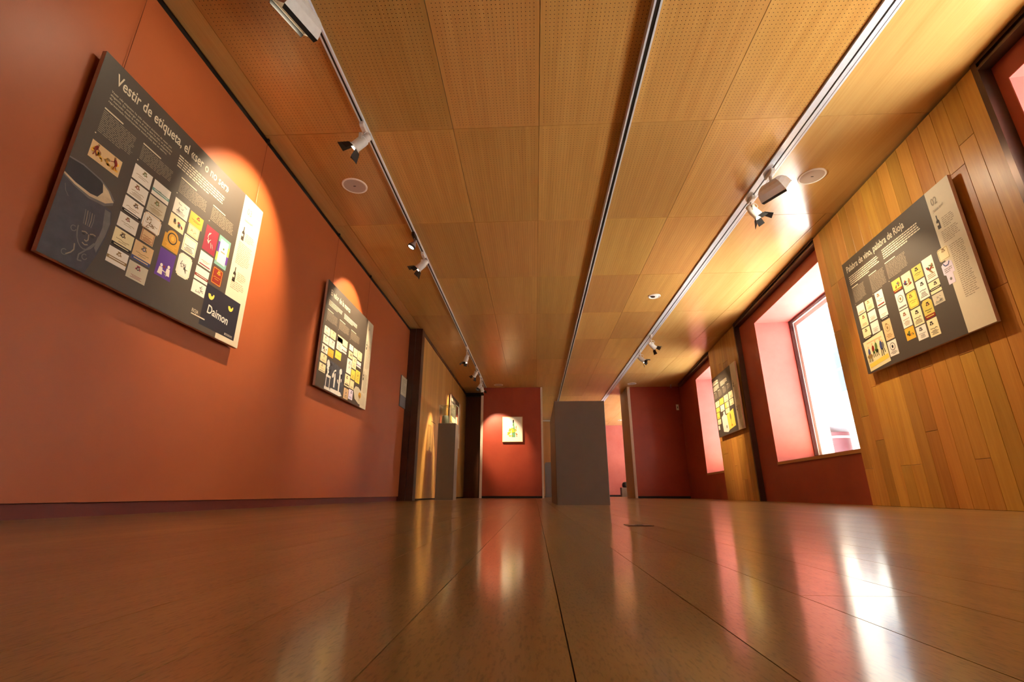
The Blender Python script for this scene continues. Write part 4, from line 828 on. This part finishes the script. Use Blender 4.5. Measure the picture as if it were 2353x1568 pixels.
# ---- board on the narrow timber bay
b = board(rwx(9.84-BW/2, 0, 2.338-BH), RB, 'dark board on the narrow timber bay with a large yellow label', 1.19)
for a, c, h0 in ((.045, .09, .085), (.10, .15, .07), (.16, .215, .07), (.225, .275, .075), (.285, .335, .07), (.345, .40, .08)):
    p = Print(); p.rect(a, h0, c, .15, M_INK, 1); p.rect(a+.012, h0+.02, c-.012, h0+.045, M_BOARD, 2); p.done('title_letter', b)
para(b, (.05, .175, .43, .27), 6, 51); para(b, (.52, .165, .95, .255), 5, 52)
for rc, n, s in (((.05, .305, .25, .43), 11, 53), ((.32, .305, .555, .43), 11, 54), ((.61, .305, .82, .415), 10, 55), ((.89, .305, 1.09, .385), 7, 56)): column_text(b, rc, n, s)
bottle_icon(b, 1.25, .30, .12); bottle_icon(b, 1.25, .72, .12); strip_text(b, (1.28, .40, 1.42, .66), 15, 57); strip_text(b, (1.28, .76, 1.42, 1.0), 14, 58)
B1 = [((.05, .48, .305, .592), 'C', 'es', 'E', '', 'K'), ((.335, .47, .58, .585), 'Y', 'fl', 'E', '', 'H'), ((.62, .46, .875, .585), 'C', 'el', 'E', '', 'M'), ((.915, .45, 1.15, .575), 'C', 'sl', 'E'), ((.05, .605, .285, .69), 'Y', 'sb', 'E', '', 'M'), ((.335, .60, .575, .715), 'W', 'el', 'E', '', 'M'), ((.62, .598, .72, .70), 'Y', 'l', 'E'), ((.72, .598, .86, .70), 'C', 'el', 'E', '', 'E'), ((.915, .588, 1.14, .70), 'C', 'el', 'E', '', 'M'), ((.62, .712, .86, .80), 'C', 'e', 'E', '', 'G'), ((.05, .70, .24, .82), 'Y', 'fl', 'E', '', 'H'), ((.05, .835, .26, .93), 'C', 'sb', 'E', '', 'M'), ((.05, .95, .14, 1.03), 'W', 'l', 'E')]
for k, a in enumerate(B1): wine_label(b, *a, seed=300+k)
p = Print(); p.poly([(.66, .82), (1.06, .765), (1.085, 1.07), (.70, 1.105)], pal('Y'), 4); p.ell(.86, .88, .035, .06, pal('E'), 5, 12); p.stroke([(.86, .93), (.875, 1.02)], .014, pal('E'), 5); p.ell(.885, 1.04, .045, .02, pal('G'), 5, 12); tag(p.done('wine_label', b), 'large yellow label')
p = Print(); p.poly([(.34, .82), (.46, .79), (.475, .74), (.56, .735), (.575, .80), (.66, .83), (.70, 1.11), (.62, 1.135), (.36, 1.10)], pal('W'), 6); p.ell(.58, 1.03, .03, .03, pal('S'), 7, 10); tag(p.done('wine_label', b), 'white bottle-shaped label')

# ---- board behind the glass case
b = board((-2.04, 11.0+BW/2, 2.40-BH), math.pi/2, 'dark board on the left timber wall behind the glass case', 1.23)
para(b, (.07, .20, .50, .28), 4, 61); column_text(b, (.07, .33, .33, .45), 11, 62); column_text(b, (.40, .33, .68, .45), 11, 63); column_text(b, (.74, .33, 1.03, .45), 10, 64)
for k in range(9): p = Print(); p.rect(.08+.06*k, .075, .132+.06*k, .145, M_INK, 1); p.done('title_letter', b)
rr = random.Random(77)
for i in range(7):
    for j in range(4):
        if (i, j) in ((2, 3), (6, 3)): continue
        wine_label(b, (.06+.165*i, .51+.155*j, .20+.165*i, .645+.155*j), rr.choice('WCYCWA'), rr.choice(('esl', 'fl', 'esb', 'xl')), 'E', '', rr.choice('DKGM'), seed=400+i*4+j)
bottle_icon(b, 1.29, .30, .115); strip_text(b, (1.27, .46, 1.42, .8), 18, 66)

# ---- bottle picture on the far red wall
PWD, PHT = 0.533, 0.663
pc = empty('framed_picture', (-0.601, YF, 1.486)); tag(pc, 'small white picture of a green bottle with vine leaves on the red end wall', 'picture')
MB().box((-PWD/2, -0.055, 0), (PWD/2, -0.02, PHT)).build('canvas', pal('W'), pc)
fr = MB(); e = 0.014
for a, c in (((-PWD/2-e, 0-e), (PWD/2+e, 0)), ((-PWD/2-e, PHT), (PWD/2+e, PHT+e)), ((-PWD/2-e, 0), (-PWD/2, PHT)), ((PWD/2, 0), (PWD/2+e, PHT))): fr.box((a[0], -0.062, a[1]), (c[0], -0.002, c[1]))
fr.build('frame', flat('pale_frame_wood', lin(230, 206, 160), 0.4), pc)
MB().box((-0.01, -0.02, PHT-0.1), (0.01, -0.001, PHT-0.06)).build('hanging_cleat', M_DARKW, pc)
p = Print(PWD, PHT); gb = flat('bottle_green', lin(96, 150, 96), 0.5, 0, 0.2, 30); gt = flat('bottle_teal', lin(90, 160, 130), 0.5, 0, 0.2, 30); ly = flat('leaf_yellow', lin(226, 206, 40), 0.5, 0, 0.15, 30); lg = flat('leaf_olive', lin(150, 150, 30), 0.5, 0, 0.2, 30); lo_ = flat('leaf_orange', lin(214, 140, 70), 0.5, 0, 0.2, 30)
sc0 = BT-0.055-0.0003
p.poly([(.272, .17), (.312, .17), (.316, .24), (.33, .30), (.34, .36), (.34, .55), (.25, .55), (.25, .36), (.258, .30), (.268, .24)], gb, 1)
p.rect(.272, .075, .306, .155, M_BLACK, 1); p.rect(.274, .155, .306, .17, gt, 1); p.ell(.278, .27, .012, .03, pal('W'), 3, 8); p.ell(.285, .50, .04, .05, gt, 3, 12)
rr = random.Random(21)
for k in range(22): p.ell(.14+.14*rr.random(), .30+.22*rr.random(), rr.uniform(.02, .04), rr.uniform(.012, .022), rr.choice((ly, ly, lg)), 4+k % 4, 8, rr.uniform(0, 3))
for k in range(10): p.ell(.29+.09*rr.random(), .32+.10*rr.random(), rr.uniform(.015, .03), rr.uniform(.01, .018), rr.choice((lg, ly)), 4+k % 4, 8, rr.uniform(0, 3))
for k in range(7): p.ell(.36+.03*rr.random(), .44+.09*rr.random(), .018, .014, lo_, 4+k % 3, 8); p.ell(.36+.02*rr.random(), .25+.06*rr.random(), .009, .018, lo_, 4+k % 3, 8)
o = p.done('painted_bottle', pc); o.location.y = sc0
MB().tube([(-0.02, -0.03, PHT+0.01), (-0.02, -0.006, CH-1.486-0.002)], 0.0018, 6).build('hanging_wire', MATS['rusty_wire'], pc)
